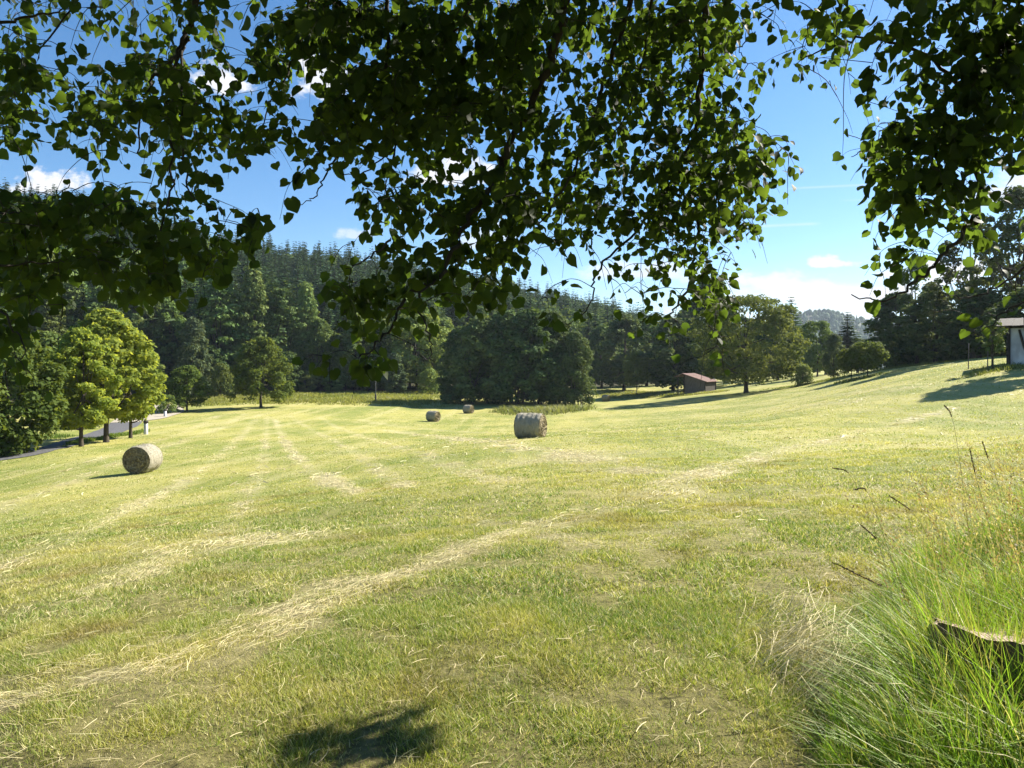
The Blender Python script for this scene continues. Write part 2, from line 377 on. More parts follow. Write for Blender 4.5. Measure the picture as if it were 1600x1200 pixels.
def build_mown():
    g = np.random.default_rng(11); acc = Acc()
    for y0, y1, n, h, w in ((1.7, 5.0, 400000, .050, .0050), (5.0, 9.5, 260000, .055, .009), (9.5, 18, 190000, .055, .016), (18, 36, 120000, .055, .03), (36, 62, 70000, .06, .06), (62, 108, 70000, .06, .09)):
        X, Y = trapezoid(y0, y1, n, .8, g)
        tuft = np.clip((fbm(X * 3.2, Y * 3.2, 3) - .5) * 1.9 + .5, 0, 1); k = (g.random(n) < .3 + 1.3 * tuft) & ~inside(TALL, X, Y); X = X[k]; Y = Y[k]; tuft = tuft[k]
        bare = fbm(X * .8 + 40, Y * .8 + 60, 3) + .1 * g.random(len(X)); k = bare < .95; X = X[k]; Y = Y[k]; tuft = tuft[k]
        st = straw(X, Y)
        hh = h * (.45 + .8 * g.random(len(X))) * (.55 + .75 * tuft) * (1 - .5 * st)
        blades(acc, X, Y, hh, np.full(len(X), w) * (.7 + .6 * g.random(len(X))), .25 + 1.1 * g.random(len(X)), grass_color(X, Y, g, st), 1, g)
    o = link('mown_grass', acc.mesh('mown_grass', [M['blade']], smooth=False)); tag(o, 'short mown meadow grass, green mixed with yellowed stubble', 'grass', kind='stuff')
build_mown()
def strips(acc, c, d, length, w, curve, col, g, seg=3, rise=0.0):
    """flat lying curved fibres"""
    n = len(c); s = norm(np.cross(d, np.array([0, 0, 1.]))); rows = []
    roll = (g.random(n) - .5)[:, None] * 1.4; wv = norm(s + np.array([0, 0, 1.]) * roll)
    for k in range(seg + 1):
        t = k / seg - .5
        p = c + d * (length * t)[:, None] + s * (curve * length * (t * t - .1))[:, None] + np.array([0, 0, 1.]) * (rise * length * (.25 - t * t))[:, None]
        rows += [p - wv * (w / 2)[:, None], p + wv * (w / 2)[:, None]]
    m = 2 * (seg + 1); V = np.stack(rows, 1).reshape(-1, 3); b = (np.arange(n) * m)[:, None]
    F = np.concatenate([b + np.array([[2 * k, 2 * k + 1, 2 * k + 3, 2 * k + 2]]) for k in range(seg)])
    acc.add(V, F, 0, np.repeat(col, m, 0))
def build_hay():
    g = np.random.default_rng(21); acc = Acc()
    for y0, y1, n, ln, w in ((1.8, 8, 560000, .085, .0024), (8, 22, 300000, .18, .0065), (22, 60, 150000, .4, .025)):
        X, Y = trapezoid(y0, y1, n, .6, g); st = straw(X, Y)
        k = (g.random(n) < np.clip(st - .12, 0, 1) * .42 + .009) & ~inside(TALL, X, Y); X = X[k]; Y = Y[k]; m = len(X); st = st[k]
        # lie roughly along the windrow
        best = np.full(m, 1e9); ang = np.zeros(m)
        for p, wd, s in STW:
            for i in range(len(p) - 1):
                mid = (p[i] + p[i + 1]) / 2; d = np.hypot(X - mid[0], Y - mid[1]); q = d < best; best[q] = d[q]; e = p[i + 1] - p[i]; ang[q] = math.atan2(e[1], e[0])
        ang = ang + g.normal(size=m) * .55
        d = norm(np.stack([np.cos(ang), np.sin(ang), g.normal(size=m) * .12], -1))
        c = np.stack([X, Y, gz(X, Y) + .008 + .05 * g.random(m) * (.3 + st)], -1)
        col = (lin(.62, .55, .31) * (.6 + .6 * g.random((m, 1)))) * (1 - .12 * g.random((m, 3)))
        strips(acc, c, d, ln * (.5 + g.random(m)), w * (.6 + .8 * g.random(m)), .3 * g.normal(size=m), col, g, 3, .12)
    # pale dry clump lying against the tall grass
    m = 520; t = g.random(m); ax = 1.66 + .13 * g.normal(size=m); ay = 3.75 + .34 * g.normal(size=m)
    ang = R(205) + g.normal(size=m) * .5; d = norm(np.stack([np.cos(ang), np.sin(ang), -.25 - .5 * g.random(m)], -1))
    hgt = .05 + .22 * g.random(m) * np.exp(-((ax - 1.75) / .2) ** 2)
    c = np.stack([ax, ay, gz(ax, ay) + hgt], -1)
    strips(acc, c, d, .18 + .28 * g.random(m), .0018 + .002 * g.random(m), .45 * g.normal(size=m), lin(.68, .60, .33) * (.55 + .6 * g.random((m, 1))), g, 4, .35)
    o = link('hay', acc.mesh('hay', [M['hay']], smooth=False)); tag(o, 'pale dry hay lying in thin windrows and tufts on the mown meadow', 'hay', kind='stuff')
build_hay()
def build_tall():
    g = np.random.default_rng(31); acc = Acc()
    def pts(n, box_, poly=TALL):
        X = box_[0] + (box_[1] - box_[0]) * g.random(n); Y = box_[2] + (box_[3] - box_[2]) * g.random(n); k = inside(poly, X, Y) & (X < Y * .74 + 1.0); return X[k], Y[k]
    def edge(X, Y):                             # 0 at the mown edge, 1 deep inside
        d = np.full(len(X), 1e9)
        for i in range(9):
            a, b = np.array(TALL[i]), np.array(TALL[(i + 1)]); e = b - a; t = np.clip(((X - a[0]) * e[0] + (Y - a[1]) * e[1]) / (e ** 2).sum(), 0, 1)
            d = np.minimum(d, np.hypot(X - a[0] - t * e[0], Y - a[1] - t * e[1]))
        return np.clip(d / .42, 0, 1)
    for n, bx, h, w in ((95000, (.9, 4.2, 1.5, 4.2), .56, .0085), (90000, (1.5, 7, 4.2, 8), .62, .008)):
        X, Y = pts(n, bx); e = edge(X, Y); k = (Y > 1.75 + .35 * (X - 1)); X = X[k]; Y = Y[k]; e = e[k]
        cl = np.clip((fbm(X * 3.4 + 5, Y * 3.4 + 8, 3) - .5) * 1.8 + .5, 0, 1); k = g.random(len(X)) < .2 + 1.1 * cl; X, Y, e, cl = X[k], Y[k], e[k], cl[k]; m = len(X)
        hh = h * (.35 + .75 * g.random(m)) * (.35 + .65 * e) * (.7 + .6 * cl)
        dry = (g.random(m) < .14)[:, None]
        col = (lin(.11, .22, .022) * (1 - cl[:, None]) + lin(.21, .32, .04) * cl[:, None]) * (.65 + .7 * g.random((m, 1)))
        col = np.where(dry, lin(.48, .43, .22) * (.6 + .6 * g.random((m, 1))), col); tip = np.where(g.random((m, 1)) < .3, lin(.34, .33, .1), col * 1.15)
        ld = R(170) + g.normal(size=m) * 1.7 + 3 * (fbm(X * 1.5, Y * 1.5, 2) - .5)
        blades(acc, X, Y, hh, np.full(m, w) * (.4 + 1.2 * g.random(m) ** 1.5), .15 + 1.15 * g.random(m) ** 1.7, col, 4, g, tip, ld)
    # flowering stems with loose seed heads
    X, Y = pts(12000, (1.3, 8, 2.4, 9)); e = edge(X, Y); k = (g.random(len(X)) < e ** 2) & (Y > 3.4); X = X[k][:800]; Y = Y[k][:800]; e = e[k][:800]; m = len(X)
    hh = (.6 + .5 * g.random(m)) * (.6 + .4 * e); ld = R(175) + g.normal(size=m) * .9; lean = .12 + .35 * g.random(m); Z = gz(X, Y)
    red = (g.random(m) < .35)[:, None]; colr = np.where(red, lin(.28, .19, .12), lin(.42, .35, .22)) * (.7 + .5 * g.random((m, 1)))
    blades(acc, X, Y, hh, np.full(m, .0032), lean, np.tile(lin(.26, .27, .08), (m, 1)), 4, g, colr, ld, z0=Z)
    tipx = X + np.cos(ld) * hh * lean; tipy = Y + np.sin(ld) * hh * lean; tipz = Z + hh * (1 - .28 * lean)
    for q in range(14):                         # spikelets
        f = q / 13; b = .16 * f * (.6 + .5 * g.random(m)); off = g.normal(size=(m, 3)) * (.004 + .016 * f * (1 - f) * 2)[..., None] if False else g.normal(size=(m, 3)) * (.004 + .02 * f * (1 - f))
        c = np.stack([tipx - np.cos(ld) * b * lean * 1.6, tipy - np.sin(ld) * b * lean * 1.6, tipz - b * (1 - .5 * lean)], -1) + off
        ax = norm(np.stack([np.cos(ld) * .6, np.sin(ld) * .6, np.ones(m) * .8], -1) + .5 * g.normal(size=(m, 3))) * .010; bx = norm(np.cross(ax, g.normal(size=(m, 3)))) * .0034
        V, F = diamonds(c, ax, bx); acc.add(V, F, 0, np.repeat(colr, 4, 0))
    o = link('tall_grass', acc.mesh('tall_grass', [M['blade']], smooth=False)); tag(o, 'tall unmown green grass with feathery seed heads beside the meadow', 'grass', kind='stuff')
build_tall()
def build_meadow():                             # unmown grass at the far side of the field and along the road
    g = np.random.default_rng(41); acc = Acc()
    def scatter(n, u0, u1, y0, y1, h, w, c1, c2, shape=None):
        u = u0 + (u1 - u0) * g.random(n); Y = y0(u) + (y1(u) - y0(u)) * g.random(n); X = (u - 800) / F_PX * Y
        cl = fbm(X * .3, Y * .3, 3); tt = (Y - y0(u)) / (y1(u) - y0(u)); ss = (u - u0) / (u1 - u0); fd = np.clip(4 * np.minimum(tt, 1 - tt) + .08, 0, 1) * np.clip(7 * np.minimum(ss, 1 - ss), 0, 1); fd = np.clip(fd + 1.2 * (fbm(X * .9, Y * .9, 2) - .5), 0.03, 1)
        k = g.random(n) < (.15 + 1.3 * cl) * fd
        if shape is not None: k &= shape(u, Y) > g.random(n)
        X, Y, cl, fd = X[k], Y[k], cl[k], fd[k]; m = len(X)
        col = (c1 * (1 - cl[:, None]) + c2 * cl[:, None]) * (.6 + .8 * g.random((m, 1)))
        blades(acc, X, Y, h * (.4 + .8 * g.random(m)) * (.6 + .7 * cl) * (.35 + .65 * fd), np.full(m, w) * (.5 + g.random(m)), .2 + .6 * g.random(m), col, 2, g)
    ygr, yst = lin(.15, .19, .03), lin(.34, .32, .10)
    K = lambda v: (lambda u: np.full(len(u), float(v)))
    scatter(60000, 250, 720, K(113), lambda u: 150 + (u - 400) * .05, .55, .12, ygr, yst)
    scatter(9000, 760, 935, lambda u: 92 + np.abs(u - 850) * .10, K(112), 1.0, .11, lin(.11, .15, .035), lin(.30, .29, .13), lambda u, Y: np.clip((Y - 91 - np.abs(u - 850) * .10) / 9, .04, 1) * np.clip(2.2 - np.abs(u - 850) / 42, 0, 1))
    scatter(14000, 930, 1075, lambda u: 150 - (u - 930) * .16, lambda u: 180 - (u - 930) * .2, .6, .13, ygr, lin(.38, .34, .15))
    scatter(3500, 1035, 1140, lambda u: 128 - (u - 1040) * .06, lambda u: 133 - (u - 1040) * .05, .38, .12, ygr, lin(.42, .38, .17))
    scatter(7000, 90, 235, lambda u: 50 + (u - 90) * .12, lambda u: 53 + (u - 90) * .14, .35, .05, lin(.09, .17, .02), lin(.2, .25, .04))
    scatter(6000, -150, 130, lambda u: 50 + (u + 150) * .04, K(66), .3, .06, lin(.07, .14, .02), lin(.13, .19, .03))
    scatter(9000, 1180, 1570, lambda u: 112 - (u - 1180) * .075, lambda u: 118 - (u - 1180) * .078, .4, .08, lin(.11, .16, .025), lin(.28, .28, .08))
    scatter(2500, 1500, 1640, K(45), K(51), .4, .04, lin(.10, .15, .025), lin(.26, .26, .08))
    scatter(1200, 1300, 1390, K(77), K(84), .5, .06, lin(.10, .15, .025), lin(.24, .25, .07))
    o = link('meadow_grass', acc.mesh('meadow_grass', [M['blade']], smooth=False)); tag(o, 'unmown grass strip between the mown field and the trees', 'grass', kind='stuff')
build_meadow()

# ------------------------------------------------------------------ road and drive
def draped(name, pts, widths, mat, label, lift=.03, cat='road'):
    c = spline(pts, 10); w = np.interp(np.linspace(0, 1, len(c)), np.linspace(0, 1, len(widths)), widths)
    t = norm(np.gradient(c, axis=0)); nn = np.stack([-t[:, 1], t[:, 0]], -1); k = 7; rows = []
    for q in range(k):
        o = (q / (k - 1) - .5); p = c + nn * (w * o)[:, None]; rows.append(np.stack([p[:, 0], p[:, 1], gz(p[:, 0], p[:, 1]) + lift + .04 * (1 - 4 * o * o)], -1))
    V = np.stack(rows, 1).reshape(-1, 3); m = len(c); i = np.arange(m - 1)[:, None]; j = np.arange(k - 1)[None]
    F = np.stack([i * k + j, (i + 1) * k + j, (i + 1) * k + j + 1, i * k + j + 1], -1).reshape(-1, 4)[:, ::-1]
    acc = Acc(); acc.add(V, F); o = link(name, acc.mesh(name, [mat])); tag(o, label, cat, kind='structure'); return o
M['asphalt'] = solid_mat('asphalt', (.075, .075, .08), (.13, .13, .135), 6, .85, .2)
M['gravel'] = solid_mat('gravel', (.30, .26, .2), (.42, .38, .31), 9, .9, .4)
gp = lambda u, v, Y: np.array([(u - 800) / F_PX * Y, Y])
draped('road', [gp(-420, 0, 36), gp(-150, 0, 42), gp(20, 0, 45.5), gp(78, 0, 50.5), gp(118, 0, 58), gp(165, 0, 68), gp(195, 0, 80), gp(200, 0, 95), gp(170, 0, 112), gp(120, 0, 128)], [2.4, 2.4, 2.3, 2.2, 2.2, 2.8, 3.2, 3, 2.6, 2.4], M['asphalt'], 'narrow grey asphalt lane curving behind the young maples')
draped('gravel_drive', [gp(190, 0, 82), gp(222, 0, 90), gp(252, 0, 101), gp(258, 0, 118)], [2.5, 6, 6, 4], M['gravel'], 'pale sunlit gravel drive opening off the lane', .06, 'drive')

# ------------------------------------------------------------------ tree templates
def crown_mesh(name, seed, H, W, nl, ls, mat, base=.15, shape='round', lobes=34, lobe_r=(.10, .19), flat=.75, droop=.3, inner=.35):
    g = np.random.default_rng(seed); acc = Acc()
    def env(t):
        if shape == 'round': return np.sqrt(np.clip(1 - (2 * t - 1) ** 2, 0, 1)) ** .75
        if shape == 'egg': return np.clip(np.sin(math.pi * np.clip(t, 0, 1) ** .75), 0, 1) ** .7
        if shape == 'cone': return np.clip((1 - t) ** .7 * np.minimum(1, t * 8 + .3), 0, 1)
        if shape == 'column': return np.clip(np.minimum(1, t * 6 + .35) * np.minimum(1, (1 - t) * 3), 0, 1) ** .6
        if shape == 'dome': return np.clip(1 - t ** 2.6, 0, 1) ** .6
    t = g.random(lobes); t = (np.arange(lobes) + g.random(lobes)) / lobes; an = np.arange(lobes) * 2.399 + g.random(lobes) * 1.2
    lr = (lobe_r[0] + (lobe_r[1] - lobe_r[0]) * g.random(lobes)) * W
    er = np.maximum(env(.04 + .94 * t) * W / 2 - lr * .6, 0) * (inner + (1 - inner) * np.sqrt(g.random(lobes)))
    cz = base * H + (1 - base) * H * (.04 + .94 * t); cz = np.minimum(cz, H - lr * flat * .7)
    C = np.stack([er * np.cos(an), er * np.sin(an), np.maximum(cz, base * H + lr * .4)], -1)
    pr = lr ** 2; k = g.choice(lobes, nl, p=pr / pr.sum()); d = rdir(g, nl); d[:, 2] = np.where(g.random(nl) < .62, np.abs(d[:, 2]), d[:, 2])
    rad = lr[k] * (.55 + .5 * g.random(nl) ** .6)
    pos = C[k] + d * rad[:, None] * np.array([1, 1, flat])
    pos += g.normal(size=(nl, 3)) * ls * .5
    nn = norm(d * .7 + np.array([0, 0, .55]) + .55 * g.normal(size=(nl, 3)))
    ax = norm(np.cross(nn, g.normal(size=(nl, 3)))); ax[:, 2] -= droop; ax = norm(ax - nn * (ax * nn).sum(-1, keepdims=True)); bx = np.cross(nn, ax)
    s = ls * (.6 + .8 * g.random(nl))[:, None]
    V, F = diamonds(pos, ax * s, bx * s * .68); tint = np.clip(g.random(lobes)[k] * .5 + g.random(nl) * .5, 0, 1)
    acc.add(V, F, 0, np.repeat(np.stack([tint] * 3, -1), 4, 0))
    return acc.mesh(name, [mat], smooth=False), C
def trunk_mesh(name, seed, H, W, C, r0=.018, lean=.02, fork=.25, limbs=7, mat=None, multi=1):
    g = np.random.default_rng(seed); acc = Acc(); top = H * .8
    for q in range(multi):
        b = np.array([0, 0, -.25]) if multi == 1 else np.array([(g.random() - .5) * W * .35, (g.random() - .5) * W * .3, -.25])
        pts = spline([b, b + [g.normal() * lean * H * .4, g.normal() * lean * H * .4, H * .22], [g.normal() * lean * H + b[0] * 1.5, g.normal() * lean * H + b[1] * 1.5, H * .5], [g.normal() * lean * H * 1.3 + b[0] * 2, g.normal() * lean * H * 1.3 + b[1] * 2, top]], 5)
        m = len(pts); rad = H * r0 / (1 if multi == 1 else 1.6) * (np.linspace(1, .22, m)); rad[0] *= 1.5; rad[1] *= 1.12
        V, F = tube(pts, rad, 8); acc.add(V, F)
        for i in range(limbs if multi == 1 else 3):
            c = C[g.integers(len(C))]; s = pts[int(m * (fork + .45 * g.random()))]; mid = (s + c) / 2 + [0, 0, -.04 * H]
            V, F = tube(spline([s, mid, c], 5), np.linspace(H * r0 * .42, H * r0 * .08, 11), 5); acc.add(V, F)
    return acc.mesh(name, [mat or M['bark']])
def spruce_mesh(name, seed, H, W, layers, nb, mat_needles, segs=3, base=.08):
    g = np.random.default_rng(seed); acc = Acc(); cs = []; axs = []; bxs = []; tint = []
    for i in range(layers):
        t = (i + g.random() * .6) / layers; z = H * (base + (1 - base) * t); L_ = W / 2 * (1 - t) ** .8 * (.75 + .45 * g.random()) + .35
        n = max(4, int(nb * (1 - .55 * t)))
        for a in (np.arange(n) + g.random()) * 2 * math.pi / n + g.normal(size=n) * .18:
            l = L_ * (.7 + .45 * g.random()); dr = np.array([math.cos(a), math.sin(a), 0]); tn = g.random()
            for s in range(segs):
                f = (s + .55) / segs; zz = z + l * (.22 - .62 * f + .18 * f * f * 2)
                c = dr * l * f + [0, 0, zz]; half = l / segs * .72; ax = norm(dr + [0, 0, -.45 + .5 * f]) * half
                side = np.array([-dr[1], dr[0], 0.]); bx = norm(side + np.array([0, 0, (g.random() - .5) * 1.6])) * (l * .27 * (1.15 - f * .7) + .12)
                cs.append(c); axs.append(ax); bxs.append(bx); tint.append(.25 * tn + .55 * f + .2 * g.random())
    cs, axs, bxs = map(np.array, (cs, axs, bxs)); V, F = diamonds(cs, axs, bxs); tint = np.array(tint)
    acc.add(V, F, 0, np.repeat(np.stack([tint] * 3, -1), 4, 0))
    V, F = tube([[0, 0, -.4], [0, 0, H * .5], [0, 0, H * .93]], [H * .014, H * .008, .02], 5); acc.add(V, F, 1)
    return acc.mesh(name, [mat_needles, M['bark']], smooth=False), acc
T = {}
def template(key, seed, H, W, nl, ls, mat, **kw):
    tk = {k: kw.pop(k) for k in ('r0', 'lean', 'fork', 'limbs', 'multi') if k in kw}
    cm, C = crown_mesh('crown_' + key, seed, H, W, nl, ls, M[mat], **kw); T[key] = (cm, trunk_mesh('trunk_' + key, seed, H, W, C, **tk), H, W)
template('maple_a', 1, 9.2, 7.0, 15000, .14, 'maple', base=.14, shape='egg', lobes=130, lobe_r=(.045, .095), flat=.5, r0=.02, limbs=12)
template('maple_b', 2, 9.2, 7.0, 15000, .14, 'maple', base=.16, shape='egg', lobes=130, lobe_r=(.045, .095), flat=.5, r0=.02, limbs=12)
template('bushy', 3, 8.5, 7.5, 16000, .16, 'orchard', base=.0, shape='round', lobes=80, lobe_r=(.07, .14))
template('round_a', 4, 10, 9.4, 11000, .19, 'orchard', base=.10, shape='dome', lobes=60, lobe_r=(.07, .13), r0=.022)
template('broad_a', 5, 15, 12, 9000, .27, 'broad', base=.08, lobes=44, lobe_r=(.08, .16))
template('broad_b', 6, 15, 11, 9000, .27, 'broad', base=.06, shape='egg', lobes=44, lobe_r=(.08, .16))
template('broad_c', 7, 15, 10, 9000, .27, 'broad_dark', base=.05, shape='egg', lobes=44, lobe_r=(.08, .15))
template('pale_a', 8, 12, 6, 6500, .22, 'broad_pale', base=.03, shape='column', lobes=34, lobe_r=(.13, .22))
template('thick_a', 9, 15, 10, 17000, .22, 'broad_dark', base=0, shape='dome', lobes=84, lobe_r=(.08, .15), multi=5, r0=.014)
template('thick_b', 10, 15, 10, 17000, .22, 'broad_dark', base=0, shape='dome', lobes=84, lobe_r=(.08, .15), multi=5, r0=.014)
template('shed_tree', 12, 16, 20, 24000, .22, 'orchard_dull', base=.10, shape='round', lobes=150, lobe_r=(.045, .10), flat=.6, r0=.025, limbs=14)
template('pine_a', 13, 22, 12, 10000, .30, 'pine', base=.05, shape='cone', lobes=70, lobe_r=(.09, .18), flat=.36, inner=.6)
template('pine_b', 14, 22, 11, 10000, .30, 'pine', base=.04, shape='egg', lobes=75, lobe_r=(.08, .17), flat=.36, inner=.55)
template('small_a', 15, 4.2, 3.6, 4500, .11, 'orchard', base=.3, shape='round', lobes=26, lobe_r=(.11, .2), r0=.018)
template('small_b', 16, 4.2, 3.8, 4500, .11, 'orchard', base=.25, shape='round', lobes=26, lobe_r=(.11, .2), r0=.018)
template('airy', 17, 20, 13, 9000, .24, 'broad_dark', base=.10, shape='egg', lobes=60, lobe_r=(.05, .11), r0=.016, limbs=22)
template('shrub', 18, 3, 3.6, 3500, .11, 'broad', base=0, shape='dome', lobes=24, lobe_r=(.12, .22), r0=.015)
template('dark_shrub', 20, 4, 5, 5000, .15, 'broad_dark', base=0, shape='dome', lobes=40, lobe_r=(.10, .2), r0=.012)
template('sapling', 19, 3.2, 1.9, 700, .11, 'broad_dark', base=.35, shape='egg', lobes=14, lobe_r=(.09, .17), r0=.03, limbs=8)
SPR = [spruce_mesh('spruce_%s' % 'abcd'[i], 50 + i, 22, 7.2, 34, 11, M['spruce'])[0] for i in range(4)]
T['spruce'] = (SPR[0], None, 22, 6.6); T['spruce_2'] = (SPR[1], None, 22, 6.6)

def tree(key, name, label, cat, u, vb, vt, Y, wpx, group=None, rz=None, mat=None, depth=None):
    """one tree: Empty at the foot, trunk and crown as its parts; size from its place and the space it takes"""
    cm, tm, H, W = T[key]; x = (u - 800) / F_PX * Y; z = gz1(x, Y)
    h = (HOR - vt) / F_PX * Y + EYE - z; w = wpx / F_PX * Y
    e = empty(name, (x, Y, z - .05), random.random() * 6.28 if rz is None else rz); s = (w / W, w / W, h / H)
    tag(e, label, cat, group)
    if tm is not None: t = link('trunk', tm, e); t.scale = s
    c = link('crown', cm, e); c.scale = s
    return e
TR = tree
# young maples by the lane
TR('maple_a', 'maple_tree', 'lime green young maple with the leftmost trunk, nearest the lane bend', 'tree', 127, 694, 512, 52, 128, 'young maples along the lane', 1.0)
TR('maple_b', 'maple_tree', 'tallest lime green young maple, middle trunk, lane showing behind it', 'tree', 166, 686, 482, 56, 165, 'young maples along the lane', 2.3)
TR('maple_a', 'maple_tree', 'lime green young maple on the right side of its group, beside the white post', 'tree', 204, 682, 512, 61, 108, 'young maples along the lane', 4.0)
TR('bushy', 'bushy_tree', 'dense bushy green tree by the lane at the left picture edge', 'tree', 10, 705, 520, 47, 165, None, .4)
TR('bushy', 'bushy_tree', 'bushy tree standing mostly outside the left picture edge', 'tree', -110, 700, 470, 56, 190, None, 3.4)
TR('broad_b', 'broadleaf_tree', 'dark broadleaf tree between the bushy tree and the maples, behind the hedge', 'tree', 70, 660, 520, 82, 130, None, 1.4)
TR('round_a', 'fruit_tree', 'small spreading fruit tree at the end of the gravel drive', 'tree', 292, 641, 572, 102, 74, None, 1.9)
TR('shrub', 'shrub', 'rounded green shrub beside the gravel drive', 'shrub', 262, 646, 618, 98, 34)
TR('round_a', 'round_tree', 'lone round crowned tree standing at the far edge of the mown field', 'tree', 408, 637, 529, 107, 100, None, .2)
TR('pale_a', 'poplar_tree', 'slender silvery green tree at the foot of the wood behind the fruit tree', 'tree', 303, 612, 498, 138, 52)
TR('shrub', 'shrub', 'silvery green shrub at the foot of the slender silvery tree', 'shrub', 345, 613, 570, 137, 42).children[1].data.materials
TR('pale_a', 'willow_bush', 'pale upright bush right of the utility pole at the wood edge', 'shrub', 616, 612, 553, 150, 40)
TR('shrub', 'shrub', 'low pale shrub left of the big dark thicket', 'shrub', 672, 613, 578, 150, 44)
TR('broad_a', 'broadleaf_tree', 'sunlit broadleaf tree at the wood edge behind the utility pole', 'tree', 650, 612, 492, 158, 110)
# the thicket in the middle of the valley
for i, (u, vt, w, Y, side) in enumerate([(722, 512, 70, 124, 'leftmost, tallest against the pale wood edge'), (752, 496, 86, 120, 'second from the left'), (790, 488, 90, 121, 'left of the middle'),
                                   (828, 486, 92, 119, 'in the middle with bare stems showing below'), (862, 489, 84, 121, 'right of the middle'), (898, 520, 56, 118, 'rightmost, its side catching the sun')]):
    TR('thick_a' if i % 2 else 'thick_b', 'alder_tree', 'dark many stemmed alder of the valley thicket, ' + side, 'tree', u, 630, vt, Y + 5, w * 1.3, 'alders of the dark thicket in the valley')
TR('broad_c', 'broadleaf_tree', 'dark bluish tree in the gap right of the thicket', 'tree', 975, 608, 492, 172, 100)
TR('small_b', 'small_tree', 'small tree with a thin bent trunk right of the thicket', 'tree', 995, 612, 552, 150, 44)
TR('broad_c', 'broadleaf_tree', 'dark tree close behind the red roofed shed', 'tree', 1052, 612, 498, 150, 110)
TR('broad_c', 'broadleaf_tree', 'taller dark tree rising behind the big spreading tree', 'tree', 1112, 610, 436, 158, 120)
TR('shed_tree', 'spreading_tree', 'big spreading tree right of the red roofed shed, shadow across the field', 'tree', 1166, 615, 464, 112, 182, None, 2.0)
TR('broad_c', 'broadleaf_tree', 'dark tree low behind the right flank of the spreading tree', 'tree', 1215, 603, 490, 150, 90)
TR('spruce', 'spruce_tree', 'pointed dark spruce just right of the spreading tree', 'tree', 1236, 592, 462, 175, 64)
TR('spruce_2', 'spruce_tree', 'second dark spruce beside the pointed one, slightly smaller', 'tree', 1218, 592, 473, 178, 56)
TR('broad_a', 'broadleaf_tree', 'light green tree below the distant hills', 'tree', 1277, 586, 503, 140, 62)
TR('spruce', 'spruce_tree', 'broad dark spruce standing below the end of the distant hills', 'tree', 1324, 582, 486, 150, 58)
TR('pale_a', 'young_tree', 'slim pale green tree in front of the light green tree', 'tree', 1303, 590, 522, 112, 36)
TR('shrub', 'shrub', 'round shrub on the slope right of the spreading tree', 'shrub', 1254, 604, 570, 108, 38)
TR('small_a', 'small_tree', 'left one of two small trees on the sloping field', 'tree', 1330, 594, 545, 82, 42)
TR('small_b', 'small_tree', 'right and wider one of two small trees on the sloping field', 'tree', 1356, 591, 535, 80, 58)
TR('shrub', 'shrub', 'dark shrub at the left end of the right hand thicket', 'shrub', 1385, 577, 535, 104, 60)
TR('broad_c', 'broadleaf_tree', 'leftmost dark tree of the shaded thicket above the slope', 'tree', 1402, 577, 458, 106, 110)
TR('airy', 'broadleaf_tree', 'thin crowned tree rising against the clouds over the shaded thicket', 'tree', 1432, 574, 408, 104, 110)
TR('broad_c', 'broadleaf_tree', 'dense low dark tree in the middle of the shaded thicket', 'tree', 1462, 571, 455, 98, 120)
TR('airy', 'broadleaf_tree', 'tall loose crowned tree in the shaded thicket, sky showing through', 'tree', 1520, 565, 345, 92, 150)
TR('broad_c', 'broadleaf_tree', 'dark tree filling the thicket left of the whitewashed shed', 'tree', 1530, 563, 452, 82, 130)
TR('airy', 'broadleaf_tree', 'tallest loose crowned tree standing behind the whitewashed shed', 'tree', 1592, 560, 290, 82, 170)
TR('broad_c', 'broadleaf_tree', 'dark tree right behind the whitewashed shed roof', 'tree', 1610, 560, 448, 72, 150)
TR('airy', 'broadleaf_tree', 'loose crowned tree outside the right picture edge', 'tree', 1720, 556, 300, 80, 200)
TR('broad_b', 'broadleaf_tree', 'large tree outside the right picture edge shading the slope by the whitewashed shed', 'tree', 1722, 565, 262, 46, 165)
TR('broad_a', 'broadleaf_tree', 'second large tree further outside the right picture edge', 'tree', 1930, 565, 190, 49, 260)
for u, Y, vt, w, lab in ((1415, 110, 535, 70, 'dark shrub closing the foot of the shaded thicket, leftmost'), (1455, 106, 528, 80, 'dark shrub closing the foot of the shaded thicket, second from the left'), (1495, 100, 520, 80, 'dark shrub closing the foot of the shaded thicket, below the loose crowned tree'), (1530, 96, 515, 80, 'dark shrub closing the foot of the shaded thicket, behind the wooden stakes'), (1570, 92, 505, 90, 'dark shrub closing the foot of the shaded thicket, next to the whitewashed shed')):
    TR('dark_shrub', 'shrub', lab, 'shrub', u, 0, vt, Y, w, 'shrubs at the foot of the shaded thicket')
TR('sapling', 'young_tree', 'spindly young tree with a dark stem beside the whitewashed shed', 'tree', 1551, 573, 500, 48, 46)

